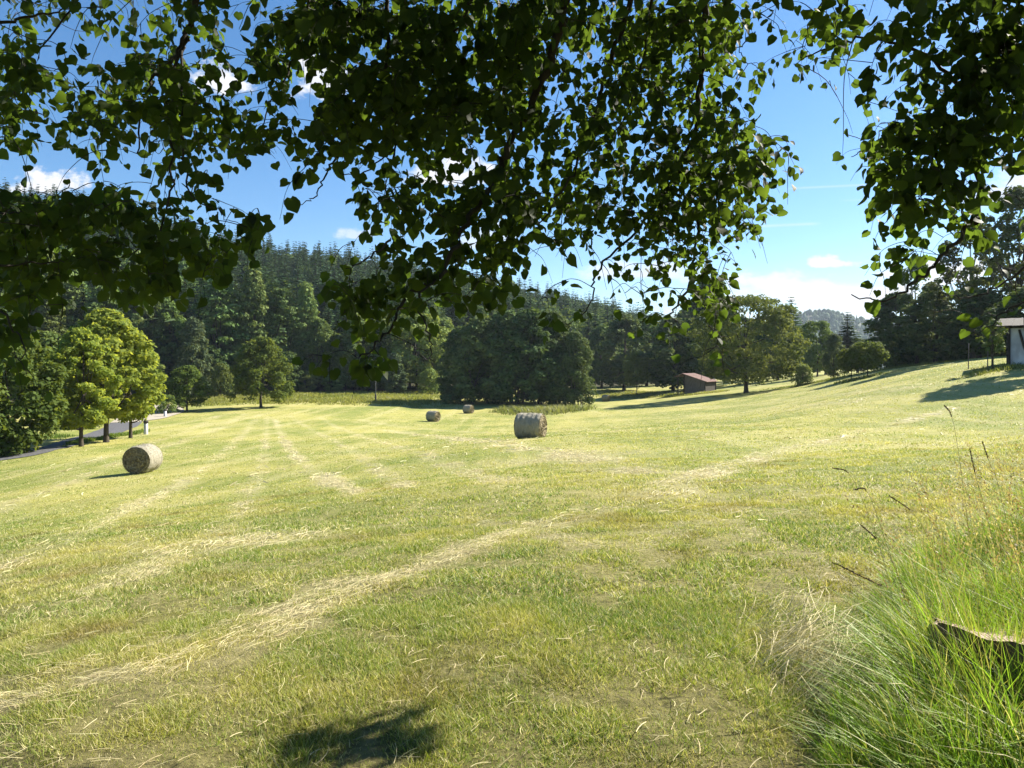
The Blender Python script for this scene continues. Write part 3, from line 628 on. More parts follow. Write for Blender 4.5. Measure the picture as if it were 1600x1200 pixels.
# ------------------------------------------------------------------ forest
def forest():
    g = np.random.default_rng(77)
    # trees of the wood edge, one by one
    edge = [(-60, 128, 455, 100, 'pine_a'), (15, 132, 440, 90, 'pine_b'), (60, 138, 470, 80, 'broad_b'), (110, 140, 430, 95, 'pine_a'), (165, 142, 445, 85, 'pine_b'), (215, 146, 440, 90, 'broad_c'), (262, 150, 470, 70, 'broad_b'),
            (245, 158, 420, 90, 'pine_a'), (345, 150, 428, 95, 'pine_b'), (395, 152, 415, 90, 'pine_a'), (385, 160, 470, 80, 'broad_a'), (440, 156, 450, 80, 'pine_b'), (478, 158, 442, 75, 'pine_a'), (500, 156, 500, 70, 'broad_b'),
            (330, 144, 540, 60, 'broad_c'), (450, 148, 550, 60, 'broad_c'), (520, 160, 520, 70, 'broad_c'), (555, 158, 500, 85, 'broad_c'), (600, 164, 495, 80, 'broad_b'), (640, 168, 480, 90, 'broad_a'), (690, 166, 500, 80, 'broad_b'), (540, 156, 555, 50, 'broad_a'), (575, 155, 560, 50, 'broad_c'),
            (735, 172, 505, 80, 'broad_c'), (940, 186, 510, 80, 'broad_c'), (1010, 196, 500, 90, 'broad_b'), (1035, 200, 505, 80, 'broad_a'), (1080, 200, 480, 90, 'broad_b'), (1180, 190, 500, 90, 'broad_b'), (1290, 180, 525, 80, 'broad_c'), (1340, 170, 530, 80, 'broad_c'), (230, 140, 545, 60, 'broad_b'), (140, 134, 545, 70, 'broad_c'), (20, 120, 545, 90, 'broad_b'), (-40, 115, 560, 90, 'broad_c'), (680, 160, 560, 50, 'broad_c'), (600, 158, 570, 40, 'broad_b'), (480, 150, 580, 44, 'broad_b'), (440, 149, 585, 40, 'broad_a'), (520, 152, 585, 44, 'broad_b'), (300, 141, 590, 44, 'broad_b')]
    for u, Y, vt, w, key in edge:
        pine = key.startswith('pine')
        tree(key, 'pine_tree' if pine else 'broadleaf_tree', 'tall layered pine at the foot of the wooded hill' if pine else 'rounded broadleaf tree in the edge of the wooded hill', 'tree', u, 0, vt, Y, w, 'pines at the foot of the wooded hill' if pine else 'broadleaf trees in the edge of the wood')
    # conifers on the slope
    pts = []
    y = 95.0
    while y < 520:
        for u in np.arange(-420, 1240, 5.2 * F_PX / y):
            uu = u + g.normal() * 2.4 * F_PX / y; yy = y + g.normal() * 2.6
            rb, rr = np.interp(uu, HU, H_RB), np.interp(uu, HU, H_RR)
            if rb + 12 < yy < rr + 26: pts.append(((uu - 800) / F_PX * yy, yy, uu, rr - yy))
        y += 5.6
    pts = np.array(pts); z = gz(pts[:, 0], pts[:, 1])
    # those that show: high on the slope seen over the wood edge
    order = np.argsort(pts[:, 1] + np.where((pts[:, 2] > -80) & (pts[:, 2] < 1150), 0, 1000))
    pick = set(order[:300].tolist()); acc = Acc()
    low = []
    for i in range(3):
        gg = np.random.default_rng(90 + i); me, a = spruce_mesh('far_spruce', 90 + i, 22, 7.0, 25, 10, M['spruce'], 2); bpy.data.meshes.remove(me); low.append(a.arrays())
    # a few broad crowns among the far conifers
    for q in range(2):
        cm, C = crown_mesh('far_broad', 95 + q, 17, 9, 700, .55, M['spruce'], base=0, lobes=16, lobe_r=(.14, .24))
        n = len(cm.vertices); V = np.empty(n * 3, np.float32); cm.vertices.foreach_get('co', V); V = V.reshape(-1, 3)
        low.append((V, {3: [], 4: [np.arange(n).reshape(-1, 4)]}, {3: [], 4: [np.full(n // 4, 2, np.int32)]}, np.repeat(np.random.default_rng(q).random((n // 4, 1)) * np.ones((1, 3)), 4, 0))); bpy.data.meshes.remove(cm)
    for i in range(len(pts)):
        s = .58 + .6 * g.random(); rz = g.random() * 6.28; wd = .85 + .45 * g.random()
        if i in pick and g.random() < .28:
            key = ('pine_a', 'pine_b', 'broad_b', 'broad_c')[int(g.integers(4))]; cm, tm, H, W = T[key]; e = empty('pine_tree' if key.startswith('pine') else 'broadleaf_tree', (pts[i, 0], pts[i, 1], z[i] - .2), rz); k = s * (17 if key.startswith('pine') else 14) / H * 1.1
            tag(e, 'layered pine standing among the spruces of the wooded hillside' if key.startswith('pine') else 'rounded broadleaf tree standing among the spruces of the wooded hillside', 'tree', 'pines among the hillside spruces' if key.startswith('pine') else 'broadleaf trees among the hillside spruces')
            for nm, me in (('trunk', tm), ('crown', cm)): link(nm, me, e).scale = (k, k, k * 1.1)
        elif i in pick:
            k = int(g.integers(4)); o = link('spruce_tree', SPR[k], None, (pts[i, 0], pts[i, 1], z[i] - .2)); o.scale = (s * wd * 1.05, s * wd * 1.05, s); o.rotation_euler = (g.normal() * .02, g.normal() * .02, rz)
            tag(o, 'dark spruce standing on the wooded hillside among its like', 'tree', 'spruces on the wooded hillside')
        else:
            broad = g.random() < (.10 if pts[i, 2] < 700 else .3)
            V, F, Mx, C = low[3 + int(g.integers(2))] if broad else low[int(g.integers(3))]
            c, s_ = math.cos(rz), math.sin(rz); Vr = np.stack([(V[:, 0] * c - V[:, 1] * s_) * s * wd, (V[:, 0] * s_ + V[:, 1] * c) * s * wd, V[:, 2] * s], -1) + [pts[i, 0], pts[i, 1], z[i] - .2]
            n0 = acc.n; acc.V.append(Vr.astype(np.float32)); acc.C.append(np.clip(C * .8 + .25 * g.random(), 0, 1).astype(np.float32)); acc.n += len(V)
            for q in (3, 4):
                for f, mm in zip(F[q], Mx[q]): acc.F[q].append(f + n0); acc.M[q].append(mm)
    o = link('conifer_forest', acc.mesh('conifer_forest', [M['spruce'], M['bark'], M['broad']], smooth=False)); tag(o, 'dense conifer forest covering the far slope and ridge of the hill', 'forest', kind='stuff')
    print('forest trees', len(pts))
forest()

# ------------------------------------------------------------------ distant hills with their woods
def hills():
    g = np.random.default_rng(5)
    U = np.linspace(1020, 1900, 120); D = np.linspace(0, 1, 26)
    prof = lambda u: np.interp(u, [1020, 1150, 1220, 1262, 1300, 1335, 1360, 1420, 1500, 1900], [560, 520, 500, 490, 491, 500, 505, 508, 520, 555])
    V = []
    for d in D:
        Yd = 1150 + 700 * d; top = EYE + (HOR - prof(U)) / F_PX * 1500
        zz = -8 + (top + 8) * np.where(d < .5, (d / .5) ** 1.1, 1 - .5 * (d - .5)) + (fbm(U * .05, np.full_like(U, d * 9), 2) - .5) * 6
        V.append(np.stack([(U - 800) / F_PX * Yd, np.full_like(U, Yd), zz], -1))
    V = np.array(V); m, n = V.shape[:2]; i = np.arange(m - 1)[:, None]; j = np.arange(n - 1)[None]
    F = np.stack([i * n + j, i * n + j + 1, (i + 1) * n + j + 1, (i + 1) * n + j], -1).reshape(-1, 4)
    acc = Acc(); acc.add(V.reshape(-1, 3), F); o = link('hills', acc.mesh('hills', [solid_mat('far_hill', (.03, .045, .02), (.06, .07, .03), .02, .9, .2)])); tag(o, 'low distant hills closing the valley', 'hills', kind='structure')
    ac = Acc(); n_ = 5200; di = g.random(n_) * 17; ui = g.random(n_) * (n - 2)
    for a, b in zip(di, ui):
        p = V[int(a), int(b)] * (1 - (b % 1)) + V[int(a), int(b) + 1] * (b % 1); p = p * (1 - a % 1) + V[int(a) + 1, int(b)] * (a % 1)
        h = 8 + 9 * g.random(); con = g.random() < .5; w = h * (.16 if con else .36); k = 6; th = np.arange(k) * 6.283 / k + g.random()
        if con: rings = [(0, 1), (.35, .75), (.7, .35)]
        else: rings = [(.1, .6), (.45, 1.0), (.8, .75)]
        vv = [p + np.stack([np.cos(th) * w * r * (.8 + .4 * g.random(k)), np.sin(th) * w * r * (.8 + .4 * g.random(k)), np.full(k, h * z)], -1) for z, r in rings] + [p[None] + [[0, 0, h]]]
        vv = np.concatenate(vv); q = np.arange(k)
        f = np.concatenate([np.stack([r * k + q, r * k + (q + 1) % k, (r + 1) * k + (q + 1) % k, (r + 1) * k + q], -1) for r in range(2)])
        ac.add(vv, f, 0, np.full((len(vv), 3), g.random())); n0 = ac.n - len(vv)
        ac.F[3].append(np.stack([2 * k + q, 2 * k + (q + 1) % k, np.full(k, 3 * k)], -1) + n0); ac.M[3].append(np.zeros(k, np.int32))
    o = link('distant_forest', ac.mesh('distant_forest', [M['spruce']], smooth=False)); tag(o, 'bluish woods on the distant hills', 'forest', kind='stuff')
hills()

# ------------------------------------------------------------------ hay bales
def bale_mats():
    m, nt, N, L = nodes('bale_wrap'); out = N.new('ShaderNodeOutputMaterial'); p = N.new('ShaderNodeBsdfPrincipled'); p.inputs['Roughness'].default_value = .7; p.inputs['Specular IOR Level'].default_value = .3
    tc = N.new('ShaderNodeTexCoord'); mp = N.new('ShaderNodeMapping'); mp.inputs['Scale'].default_value = (3, 1.2, 1.2); L.new(tc.outputs['Object'], mp.inputs[0])
    nz = N.new('ShaderNodeTexNoise'); nz.inputs['Scale'].default_value = 5; nz.inputs['Detail'].default_value = 8; nz.inputs['Roughness'].default_value = .7; L.new(mp.outputs[0], nz.inputs['Vector'])
    cr = N.new('ShaderNodeValToRGB'); cr.color_ramp.elements[0].position = .32; cr.color_ramp.elements[1].position = .7; cr.color_ramp.elements[0].color = (.22, .20, .14, 1); cr.color_ramp.elements[1].color = (.37, .34, .26, 1)
    L.new(nz.outputs[0], cr.inputs[0]); L.new(cr.outputs[0], p.inputs['Base Color'])
    wv = N.new('ShaderNodeTexNoise'); wv.inputs['Scale'].default_value = 40; wv.inputs['Detail'].default_value = 4; L.new(mp.outputs[0], wv.inputs['Vector'])
    b = N.new('ShaderNodeBump'); b.inputs['Strength'].default_value = .7; b.inputs['Distance'].default_value = .03; L.new(wv.outputs[0], b.inputs['Height']); L.new(b.outputs[0], p.inputs['Normal']); L.new(p.outputs[0], out.inputs['Surface'])
    e = solid_mat('bale_end', (.10, .08, .045), (.33, .275, .16), 12, .85, 1.0, (1, 1, 1))
    return m, e
BW, BE = bale_mats()
def bale_meshes(seed, D=1.3, L_=1.25):
    g = np.random.default_rng(seed); nx, nt_ = 26, 72; r = D / 2
    xs = np.linspace(-L_ / 2, L_ / 2, nx); th = np.arange(nt_) * 2 * math.pi / nt_; A, X = np.meshgrid(th, xs)
    rad = r * (1 - .06 * np.clip((np.abs(X) / (L_ / 2) - .82) / .18, 0, 1) ** 2) + (fbm(X * 5 + seed, A * 4, 3) - .5) * .08 + .012 * np.sin(X * 26 + seed)
    sag = np.where(np.sin(A) < 0, 1 - .035 * np.sin(A) ** 4, 1)                    # a little flattened where it lies
    V = np.stack([X, rad * np.cos(A), rad * np.sin(A) * sag], -1).reshape(-1, 3)
    i = np.arange(nx - 1)[:, None]; j = np.arange(nt_)[None]; F = np.stack([i * nt_ + j, i * nt_ + (j + 1) % nt_, (i + 1) * nt_ + (j + 1) % nt_, (i + 1) * nt_ + j], -1).reshape(-1, 4)
    acc = Acc(); acc.add(V, F, 0)
    m = 900; a = g.random(m) * 6.283; x = (g.random(m) - .5) * L_; rr = r * 1.0 + .01
    c = np.stack([x, rr * np.cos(a), rr * np.sin(a)], -1); out_ = np.stack([np.zeros(m), np.cos(a), np.sin(a)], -1); d = norm(out_ * .5 + g.normal(size=(m, 3)) * .6)
    V, F = diamonds(c + d * .03, d * .05, norm(np.cross(d, g.normal(size=(m, 3)))) * .004); acc.add(V, F, 0)
    wrap = acc.mesh('bale_wrap', [BW])
    ends = []
    for sgn in (-1, 1):
        ac = Acc(); nr = 22; rs = np.linspace(0, .985, nr); A, RR = np.meshgrid(th, rs); depth = .035 * np.sin((RR * 7.0 + A / (2 * math.pi)) * 2 * math.pi) * np.clip(RR * 5, 0, 1) + (fbm(A * 2 + seed, RR * 10 + 5, 3) - .5) * .26 * (1 - RR ** 6)
        rim = r * .965
        V = np.stack([sgn * (L_ / 2 - .02 * RR ** 8 + depth * .8 + .03 * (1 - RR)), rim * RR * np.cos(A), rim * RR * np.sin(A) * np.where(np.sin(A) < 0, 1 - .035 * np.sin(A) ** 4, 1)], -1).reshape(-1, 3)
        i = np.arange(nr - 1)[:, None]; F = np.stack([i * nt_ + j, i * nt_ + (j + 1) % nt_, (i + 1) * nt_ + (j + 1) % nt_, (i + 1) * nt_ + j], -1).reshape(-1, 4)
        ac.add(V, F if sgn > 0 else F[:, ::-1]); m = 500; a = g.random(m) * 6.283; q = np.sqrt(g.random(m)) * rim * .97
        c = np.stack([np.full(m, sgn * (L_ / 2 + .02)), q * np.cos(a), q * np.sin(a)], -1); d = norm(np.stack([sgn * .5 * np.abs(g.normal(size=m)), -np.sin(a) + .5 * g.normal(size=m), np.cos(a) + .5 * g.normal(size=m)], -1))
        V, F = diamonds(c + d * .02, d * .07, norm(np.cross(d, g.normal(size=(m, 3)))) * .006); ac.add(V, F)
        ends.append(ac.mesh('bale_end', [BE]))
    return wrap, ends
BM = [bale_meshes(1), bale_meshes(2)]
def bale(u, Y, ang, k, label, D=1.3):
    x = (u - 800) / F_PX * Y; wrap, ends = BM[k]
    e = empty('hay_bale', (x, Y, gz1(x, Y) + D / 2 - .045), R(ang)); e.scale = (D / 1.3,) * 3; tag(e, label, 'hay bale', 'round hay bales on the mown field')
    link('wrap', wrap, e)
    for m in ends: link('end_face', m, e)
bale(223, 32.5, 92, 0, 'round hay bale in the left field, end face turned to the viewer', 1.3)
bale(829, 34, -20, 1, 'large round hay bale in the middle of the field, ragged end lit', 1.28)
bale(677, 85, -30, 0, 'small far round hay bale left of the bale by the thicket shadow', 1.32)
bale(732, 105, -32, 1, 'tiny far round hay bale by the edge of the thicket shadow', 1.3)
bale(947, 138, -35, 0, 'tiniest round hay bale, far off right of the dark thicket', 1.32)

# ------------------------------------------------------------------ buildings
M['boards'] = solid_mat('weathered_boards', (.10, .085, .075), (.19, .165, .15), 5, .85, .4, (5, 5, .4))
M['dark_timber'] = solid_mat('dark_timber', (.022, .018, .015), (.05, .042, .036), 8, .8, .4, (2, 2, .3))
M['red_roof'] = solid_mat('red_roof', (.12, .062, .05), (.20, .115, .095), 3, .75, .4, (1, 1, 1))
M['whitewash'] = solid_mat('whitewash', (.42, .42, .44), (.66, .66, .68), 2.2, .9, .3, (1, 1, .5))
def obj(name, parts, mat, parent, smooth=False):
    a = Acc()
    for V, F in parts: a.add(V, F)
    return link(name, a.mesh(name, [mat], smooth=smooth, color=False), parent)
def field_shed():
    Y0 = 130.; x0 = (1102 - 800) / F_PX * Y0; z0 = gz1(x0, Y0) + .15
    e = empty('field_shed', (x0, Y0, z0)); tag(e, 'small weathered board shed with red roof and open left bay under trees', 'shed')
    w = np.array([-math.cos(R(30)), math.sin(R(30)), 0]); d = np.array([math.sin(R(32)), math.cos(R(32)), 0]); up = np.array([0, 0, 1.])
    W, Ln, he, hr, hl = 5.1, 6.6, 1.95, 3.3, 2.85; wr = 4.1                        # ridge sits near the far (left) side
    pt = lambda a, b, h: w * a + d * b + up * h
    def prism(poly, b0, b1):
        n = len(poly); V = np.array([pt(a, b0, h) for a, h in poly] + [pt(a, b1, h) for a, h in poly]); return V, n
    # front and back gable boards (butted planks), long walls
    boards = []
    xs = np.linspace(0.02, 3.75, 17)
    for b in (0, Ln - .06):
        for i in range(16):
            a0, a1 = xs[i] + .006, xs[i + 1] - .006; hh = lambda a: he + (hr - he) * min(a / wr, 1) - .06
            V = np.array([pt(a, b + o, h) for o in (0, .05 + .012 * (i % 2)) for a, h in ((a0, -.5), (a1, -.5), (a1, hh(a1)), (a0, hh(a0)))]); boards.append((V, np.array([[0, 1, 2, 3], [4, 7, 6, 5], [0, 4, 5, 1], [1, 5, 6, 2], [2, 6, 7, 3], [3, 7, 4, 0]])))
    obj('gable_wall', boards[:16], M['boards'], e); obj('gable_wall', boards[16:], M['boards'], e)
    side = []
    ys = np.linspace(.08, Ln - .08, 26)
    for i in range(25):
        V = np.array([pt(o, b, h) for o in (.03, .08 + .01 * (i % 2)) for b, h in ((ys[i] + .006, -.4), (ys[i + 1] - .006, -.4), (ys[i + 1] - .006, he - .05), (ys[i] + .006, he - .05))]); side.append((V, np.array([[0, 1, 2, 3], [4, 7, 6, 5], [0, 4, 5, 1], [1, 5, 6, 2], [2, 6, 7, 3], [3, 7, 4, 0]])))
    obj('side_wall', side, M['dark_timber'], e)
    for a, b, h in ((-.02, -.1, he), (3.85, -.1, hr - .1), (5.05, -.1, hl - .1), (5.05, Ln, hl - .1), (-.02, Ln, he), (5.05, Ln / 2, hl - .1)):
        V, F = box(pt(a, b, h / 2 - .35), .16, .16, h + .5, w, d, up); obj('post', [(V, F)], M['dark_timber'], e)
    # roof slopes with a corrugated surface
    def slope(a0, h0, a1, h1, mat):
        nb = 90; bs = np.linspace(-.55, Ln + .45, nb); top = []
        for k in range(nb):
            c = .025 * math.sin(k * 2.1)
            top.append([pt(a0, bs[k], h0 + c), pt(a1, bs[k], h1 + c), pt(a1, bs[k], h1 - .07), pt(a0, bs[k], h0 - .07)])
        V = np.array(top).reshape(-1, 3); F = []
        for k in range(nb - 1):
            for q in range(4): F.append([k * 4 + q, (k + 1) * 4 + q, (k + 1) * 4 + (q + 1) % 4, k * 4 + (q + 1) % 4])
        F += [[0, 1, 2, 3], [(nb - 1) * 4 + q for q in (3, 2, 1, 0)]]
        return V, np.array(F)
    sl = (hr - he) / wr
    obj('roof', [slope(-.45, he - .45 * sl + .05, wr, hr + .05, None), slope(wr + .01, hr + .045, 5.6, hl - .12, None)], M['red_roof'], e)
field_shed()
def white_shed():
    Y0 = 50.; x0 = (1573 - 800) / F_PX * Y0; z0 = gz1(x0 + 1, Y0) - .1
    e = empty('whitewashed_shed', (x0, Y0, z0), R(-37)); tag(e, 'whitewashed shed with dark timber posts and a slanted brace', 'shed')
    H, W, D_ = 2.62, 5.2, 3.6; X, Yv, Zv = np.eye(3)
    obj('wall', [box((W / 2 + .12, .12, H / 2), W - .02, .16, H), box((.2, D_ / 2 + .2, H / 2), .16, D_ - .02, H), box((W + .1, D_ / 2 + .2, H / 2), .16, D_ - .02, H)], M['whitewash'], e)
    for x in (.10, 2.7, W + .1): obj('post', [box((x, -.02, H / 2), .24, .12, H + .04)], M['dark_timber'], e)
    p0, p1 = np.array([.72, -.04, H - .1]), np.array([1.18, -.04, .25]); dv = p1 - p0; l = np.linalg.norm(dv); dz = dv / l
    mid = spline([p0, p0 + dv * .35 + [.02, 0, 0], p1 + [.0, 0, .4], p1 + [.04, 0, 0]], 6); V, F = tube(mid, np.linspace(.07, .10, len(mid)), 8); obj('brace', [(V, F)], M['dark_timber'], e)
    obj('beam', [box((W / 2 + .1, -.03, H + .11), W + .5, .16, .18)], M['dark_timber'], e)
    rf = []
    s = norm(np.array([0, 1, .16])); nn = np.cross(X, s)
    for i in range(14): rf.append(box(np.array([-.35 + .455 * i, D_ / 2 - .1, H + .52]) + nn * (.012 * (i % 2)), .45, D_ + 1.4, .06, X, s, nn))
    obj('roof', rf, M['dark_timber'], e)
white_shed()

# poles, posts, hedge
def pole():
    x, Y = (587 - 800) / F_PX * 124, 124.; z = gz1(x, Y)
    e = empty('utility_pole', (x, Y, z)); tag(e, 'thin grey pole with a thicker dark foot at the field edge', 'pole')
    V, F = tube([[0, 0, .9], [0, 0, 3.5], [.03, 0, 6.2], [.03, 0, 6.22]], [.07, .065, .055, .0], 10); obj('shaft', [(V, F)], solid_mat('pole_grey', (.12, .12, .11), (.2, .2, .18), 5, .7, .2), e, True)
    V, F = tube([[0, 0, -.3], [0, 0, .1], [0, 0, 1.3], [0, 0, 1.32]], [.17, .16, .15, .08], 10); obj('foot', [(V, F)], M['dark_timber'], e, True)
pole()
def wpost(u, Y, h, label):
    x = (u - 800) / F_PX * Y; e = empty('lane_post', (x, Y, gz1(x, Y))); tag(e, label, 'post', 'posts along the lane')
    V, F = tube([[0, 0, -.2], [0, 0, .1], [0, 0, h * .8], [0, 0, h * .82]], [.19, .18, .17, .10], 10); obj('shaft', [(V, F)], M['whitewash'], e, True)
    V, F = tube([[0, 0, h * .79], [0, 0, h * .8], [0, 0, h * .93], [0, 0, h], [0, 0, h + .01]], [.05, .21, .22, .12, 0], 10); obj('cap', [(V, F)], M['dark_timber'], e, True)
wpost(228, 66, 1.3, 'white lane post with dark cap right of the maples')
wpost(258, 92, 1.0, 'smaller white post by the gravel drive and shrub')
def stake(u, Y, h, label):
    x = (u - 800) / F_PX * Y; V, F = tube([[0, 0, -.2], [.01, 0, h * .5], [.03, 0, h], [.03, 0, h + .01]], [.035, .033, .03, 0], 7); a = Acc(); a.add(V, F)
    o = link('wooden_stake', a.mesh('wooden_stake', [M['boards']]), None, (x, Y, gz1(x, Y))); tag(o, label, 'stake', 'wooden stakes on the slope')
stake(1543, 48, 1.5, 'short wooden stake beside the spindly young tree')
stake(1513, 52, 1.9, 'thin wooden stake left of the spindly young tree, against the dark thicket')
def hedge():
    g = np.random.default_rng(8); n = 9000; Y = 74.; x = (105 - 800) / F_PX * Y; z = gz1(x, Y)
    L_, D_, H = 6.5, 1.4, 1.9
    f = g.integers(0, 3, n); p = np.stack([(g.random(n) - .5) * L_, (g.random(n) - .5) * D_, g.random(n) * H], -1)
    p[:, 1] = np.where(f == 0, -D_ / 2 + .1 * g.random(n), p[:, 1]); p[:, 2] = np.where(f == 1, H - .12 * g.random(n), p[:, 2]); p += g.normal(size=(n, 3)) * .05
    nn = norm(g.normal(size=(n, 3)) + [0, -.6, .5]); ax = norm(np.cross(nn, g.normal(size=(n, 3)))) * .09; bx = np.cross(nn, norm(ax)) * .06
    a = Acc(); V, F = diamonds(p, ax, bx); a.add(V, F, 0, np.repeat(np.stack([g.random(n)] * 3, -1), 4, 0))
    o = link('hedge', a.mesh('hedge', [M['broad_dark']], smooth=False), None, (x, Y, z)); tag(o, 'dark clipped hedge across the lane behind the maple trunks', 'hedge')
hedge()

# ------------------------------------------------------------------ old stump in the tall grass
def stump():
    g = np.random.default_rng(15)
    m, nt, N, L = nodes('stump_wood'); out = N.new('ShaderNodeOutputMaterial'); p = N.new('ShaderNodeBsdfPrincipled'); p.inputs['Roughness'].default_value = .85
    tc = N.new('ShaderNodeTexCoord'); wv = N.new('ShaderNodeTexWave'); wv.wave_type = 'RINGS'; wv.rings_direction = 'Z'; wv.inputs['Scale'].default_value = 16; wv.inputs['Distortion'].default_value = 3; wv.inputs['Detail'].default_value = 4; L.new(tc.outputs['Object'], wv.inputs['Vector'])
    cr = N.new('ShaderNodeValToRGB'); cr.color_ramp.elements[0].color = (.15, .10, .07, 1); cr.color_ramp.elements[1].color = (.36, .26, .19, 1); L.new(wv.outputs[0], cr.inputs[0]); L.new(cr.outputs[0], p.inputs['Base Color'])
    b = N.new('ShaderNodeBump'); b.inputs['Strength'].default_value = .4; b.inputs['Distance'].default_value = .01; L.new(wv.outputs[0], b.inputs['Height']); L.new(b.outputs[0], p.inputs['Normal']); L.new(p.outputs[0], out.inputs['Surface'])
    x, Y = 2.34, 2.95; z = gz1(x, Y); e = empty('tree_stump', (x, Y, z)); tag(e, 'old weathered tree stump half hidden in tall grass', 'stump')
    n = 64; th = np.arange(n) * 2 * math.pi / n; rr = .50 * (1 + .10 * np.sin(th * 3 + 1) + .05 * np.sin(th * 7) + .025 * np.sin(th * 17 + 2)); hs = np.linspace(-.15, 1, 16)
    top = .375 + .09 * np.cos(th - math.pi) * rr / .5 - .09 * np.sin(th) * rr / .5 + .012 * np.sin(th * 9)          # cut slopes up to the left
    V = []
    for h in hs: 
        f = 1 + .28 * max(0, 1 - h * 3) ** 2; w = rr * f * (1 + .02 * np.sin(th * 23 + h * 3) + .06 * (fbm(th * 6, np.full(n, h * 2.0 + 5), 3) - .5)); V.append(np.stack([w * np.cos(th), w * np.sin(th), np.where(h < 0, h, top * h)], -1))
    V = np.array(V).reshape(-1, 3); i = np.arange(15)[:, None]; j = np.arange(n)[None]; F = np.stack([i * n + j, i * n + (j + 1) % n, (i + 1) * n + (j + 1) % n, (i + 1) * n + j], -1).reshape(-1, 4)
    a = Acc(); a.add(V, F); link('bark', a.mesh('stump_bark', [solid_mat('stump_bark', (.06, .042, .03), (.16, .115, .08), 9, .9, 1.0, (1, 1, .25))]), e)
    a = Acc(); V = []
    rs = np.linspace(.02, .975, 9)
    for q in rs: V.append(np.stack([rr * q * np.cos(th), rr * q * np.sin(th), .375 + (top - .375) * q + .012 * np.sin(th * 5 + q * 9) * (1 - q) - .004 + .008 * (q > .9)], -1))
    V = np.array(V).reshape(-1, 3); i = np.arange(8)[:, None]; F = np.stack([i * n + j, (i + 1) * n + j, (i + 1) * n + (j + 1) % n, i * n + (j + 1) % n], -1).reshape(-1, 4)
    a.add(V, F); a.add(np.vstack([V[:n], [[0, 0, .371]]]), np.stack([np.arange(n), (np.arange(n) + 1) % n, np.full(n, n)], -1)); link('cut_top', a.mesh('stump_top', [m]), e)
stump()

# tall single grass stalks with dark seed heads
def stalks():
    g = np.random.default_rng(9)
    mh = solid_mat('seed_head', (.10, .06, .035), (.22, .15, .09), 60, .8, .4); ms = solid_mat('grass_stem', (.20, .2, .06), (.34, .31, .12), 30, .6, .1)
    data = [((1485, 1010, 3.1), (1410, 905, 3.05), (1385, 917, 3.0), (1300, 878, 2.95), 'arching grass stalk with a long dark seed head bent over the hay clump'),
            ((1420, 960, 3.9), (1385, 850, 3.9), (1356, 770, 3.9), (1334, 765, 3.9), 'grass stalk with a short dark seed head left of the tall grass'),
            ((1400, 960, 4.1), (1370, 840, 4.1), (1330, 745, 4.1), (1300, 731, 4.1), 'leftmost thin grass stalk with a nodding dark head'),
            ((1520, 900, 4.3), (1505, 760, 4.3), (1489, 658, 4.3), (1475, 632, 4.3), 'tallest grass stalk with a slim dark head above the field'),
            ((1430, 980, 3.6), (1395, 880, 3.6), (1372, 845, 3.6), (1345, 820, 3.6), 'grass stalk with a slanting brown head beside the hay clump'),
            ((1500, 960, 3.7), (1450, 840, 3.7), (1425, 800, 3.7), (1390, 775, 3.7), 'grass stalk with a grey brown head leaning left over the field'),
            ((1570, 930, 3.9), (1540, 800, 3.9), (1525, 745, 3.9), (1515, 700, 3.9), 'upright grass stalk with a reddish head among the tall grass'),
            ((1590, 900, 4.6), (1560, 760, 4.6), (1545, 720, 4.6), (1535, 690, 4.6), 'slender upright grass stalk near the right picture edge')]
    for b, m1, m2, t, lab in data:
        p = [P(*b), P(*m1), P(*m2), P(*t)]; foot = p[0].copy(); foot[2] = gz1(p[0][0], p[0][1]) - .02
        e = empty('grass_stalk', foot); tag(e, lab, 'grass stalk', 'grass stalks with dark seed heads')
        pts = spline([foot] + p, 8) - foot; k = len(pts) - 8; V, F = tube(pts[:k + 2], np.linspace(.0018, .0011, k + 2), 5); obj('stem', [(V, F)], ms, e, True)
        hd = pts[k:]; parts = [tube(hd, np.concatenate([np.linspace(.0012, .0022, len(hd) - 2), [.0015, 0]]), 5)]
        n = 130; q = g.random(n) * (len(hd) - 1); i = np.minimum(q.astype(int), len(hd) - 2); f = (q - i)[:, None]; c = hd[i] * (1 - f) + hd[i + 1] * f
        d = norm(hd[-1] - hd[0]); ax = norm(d + g.normal(size=(n, 3)) * .55) * .006; bx = norm(np.cross(ax, g.normal(size=(n, 3)))) * .0018; parts.append(diamonds(c + g.normal(size=(n, 3)) * .0016, ax, bx))
        obj('seed_head', parts, mh, e)
stalks()

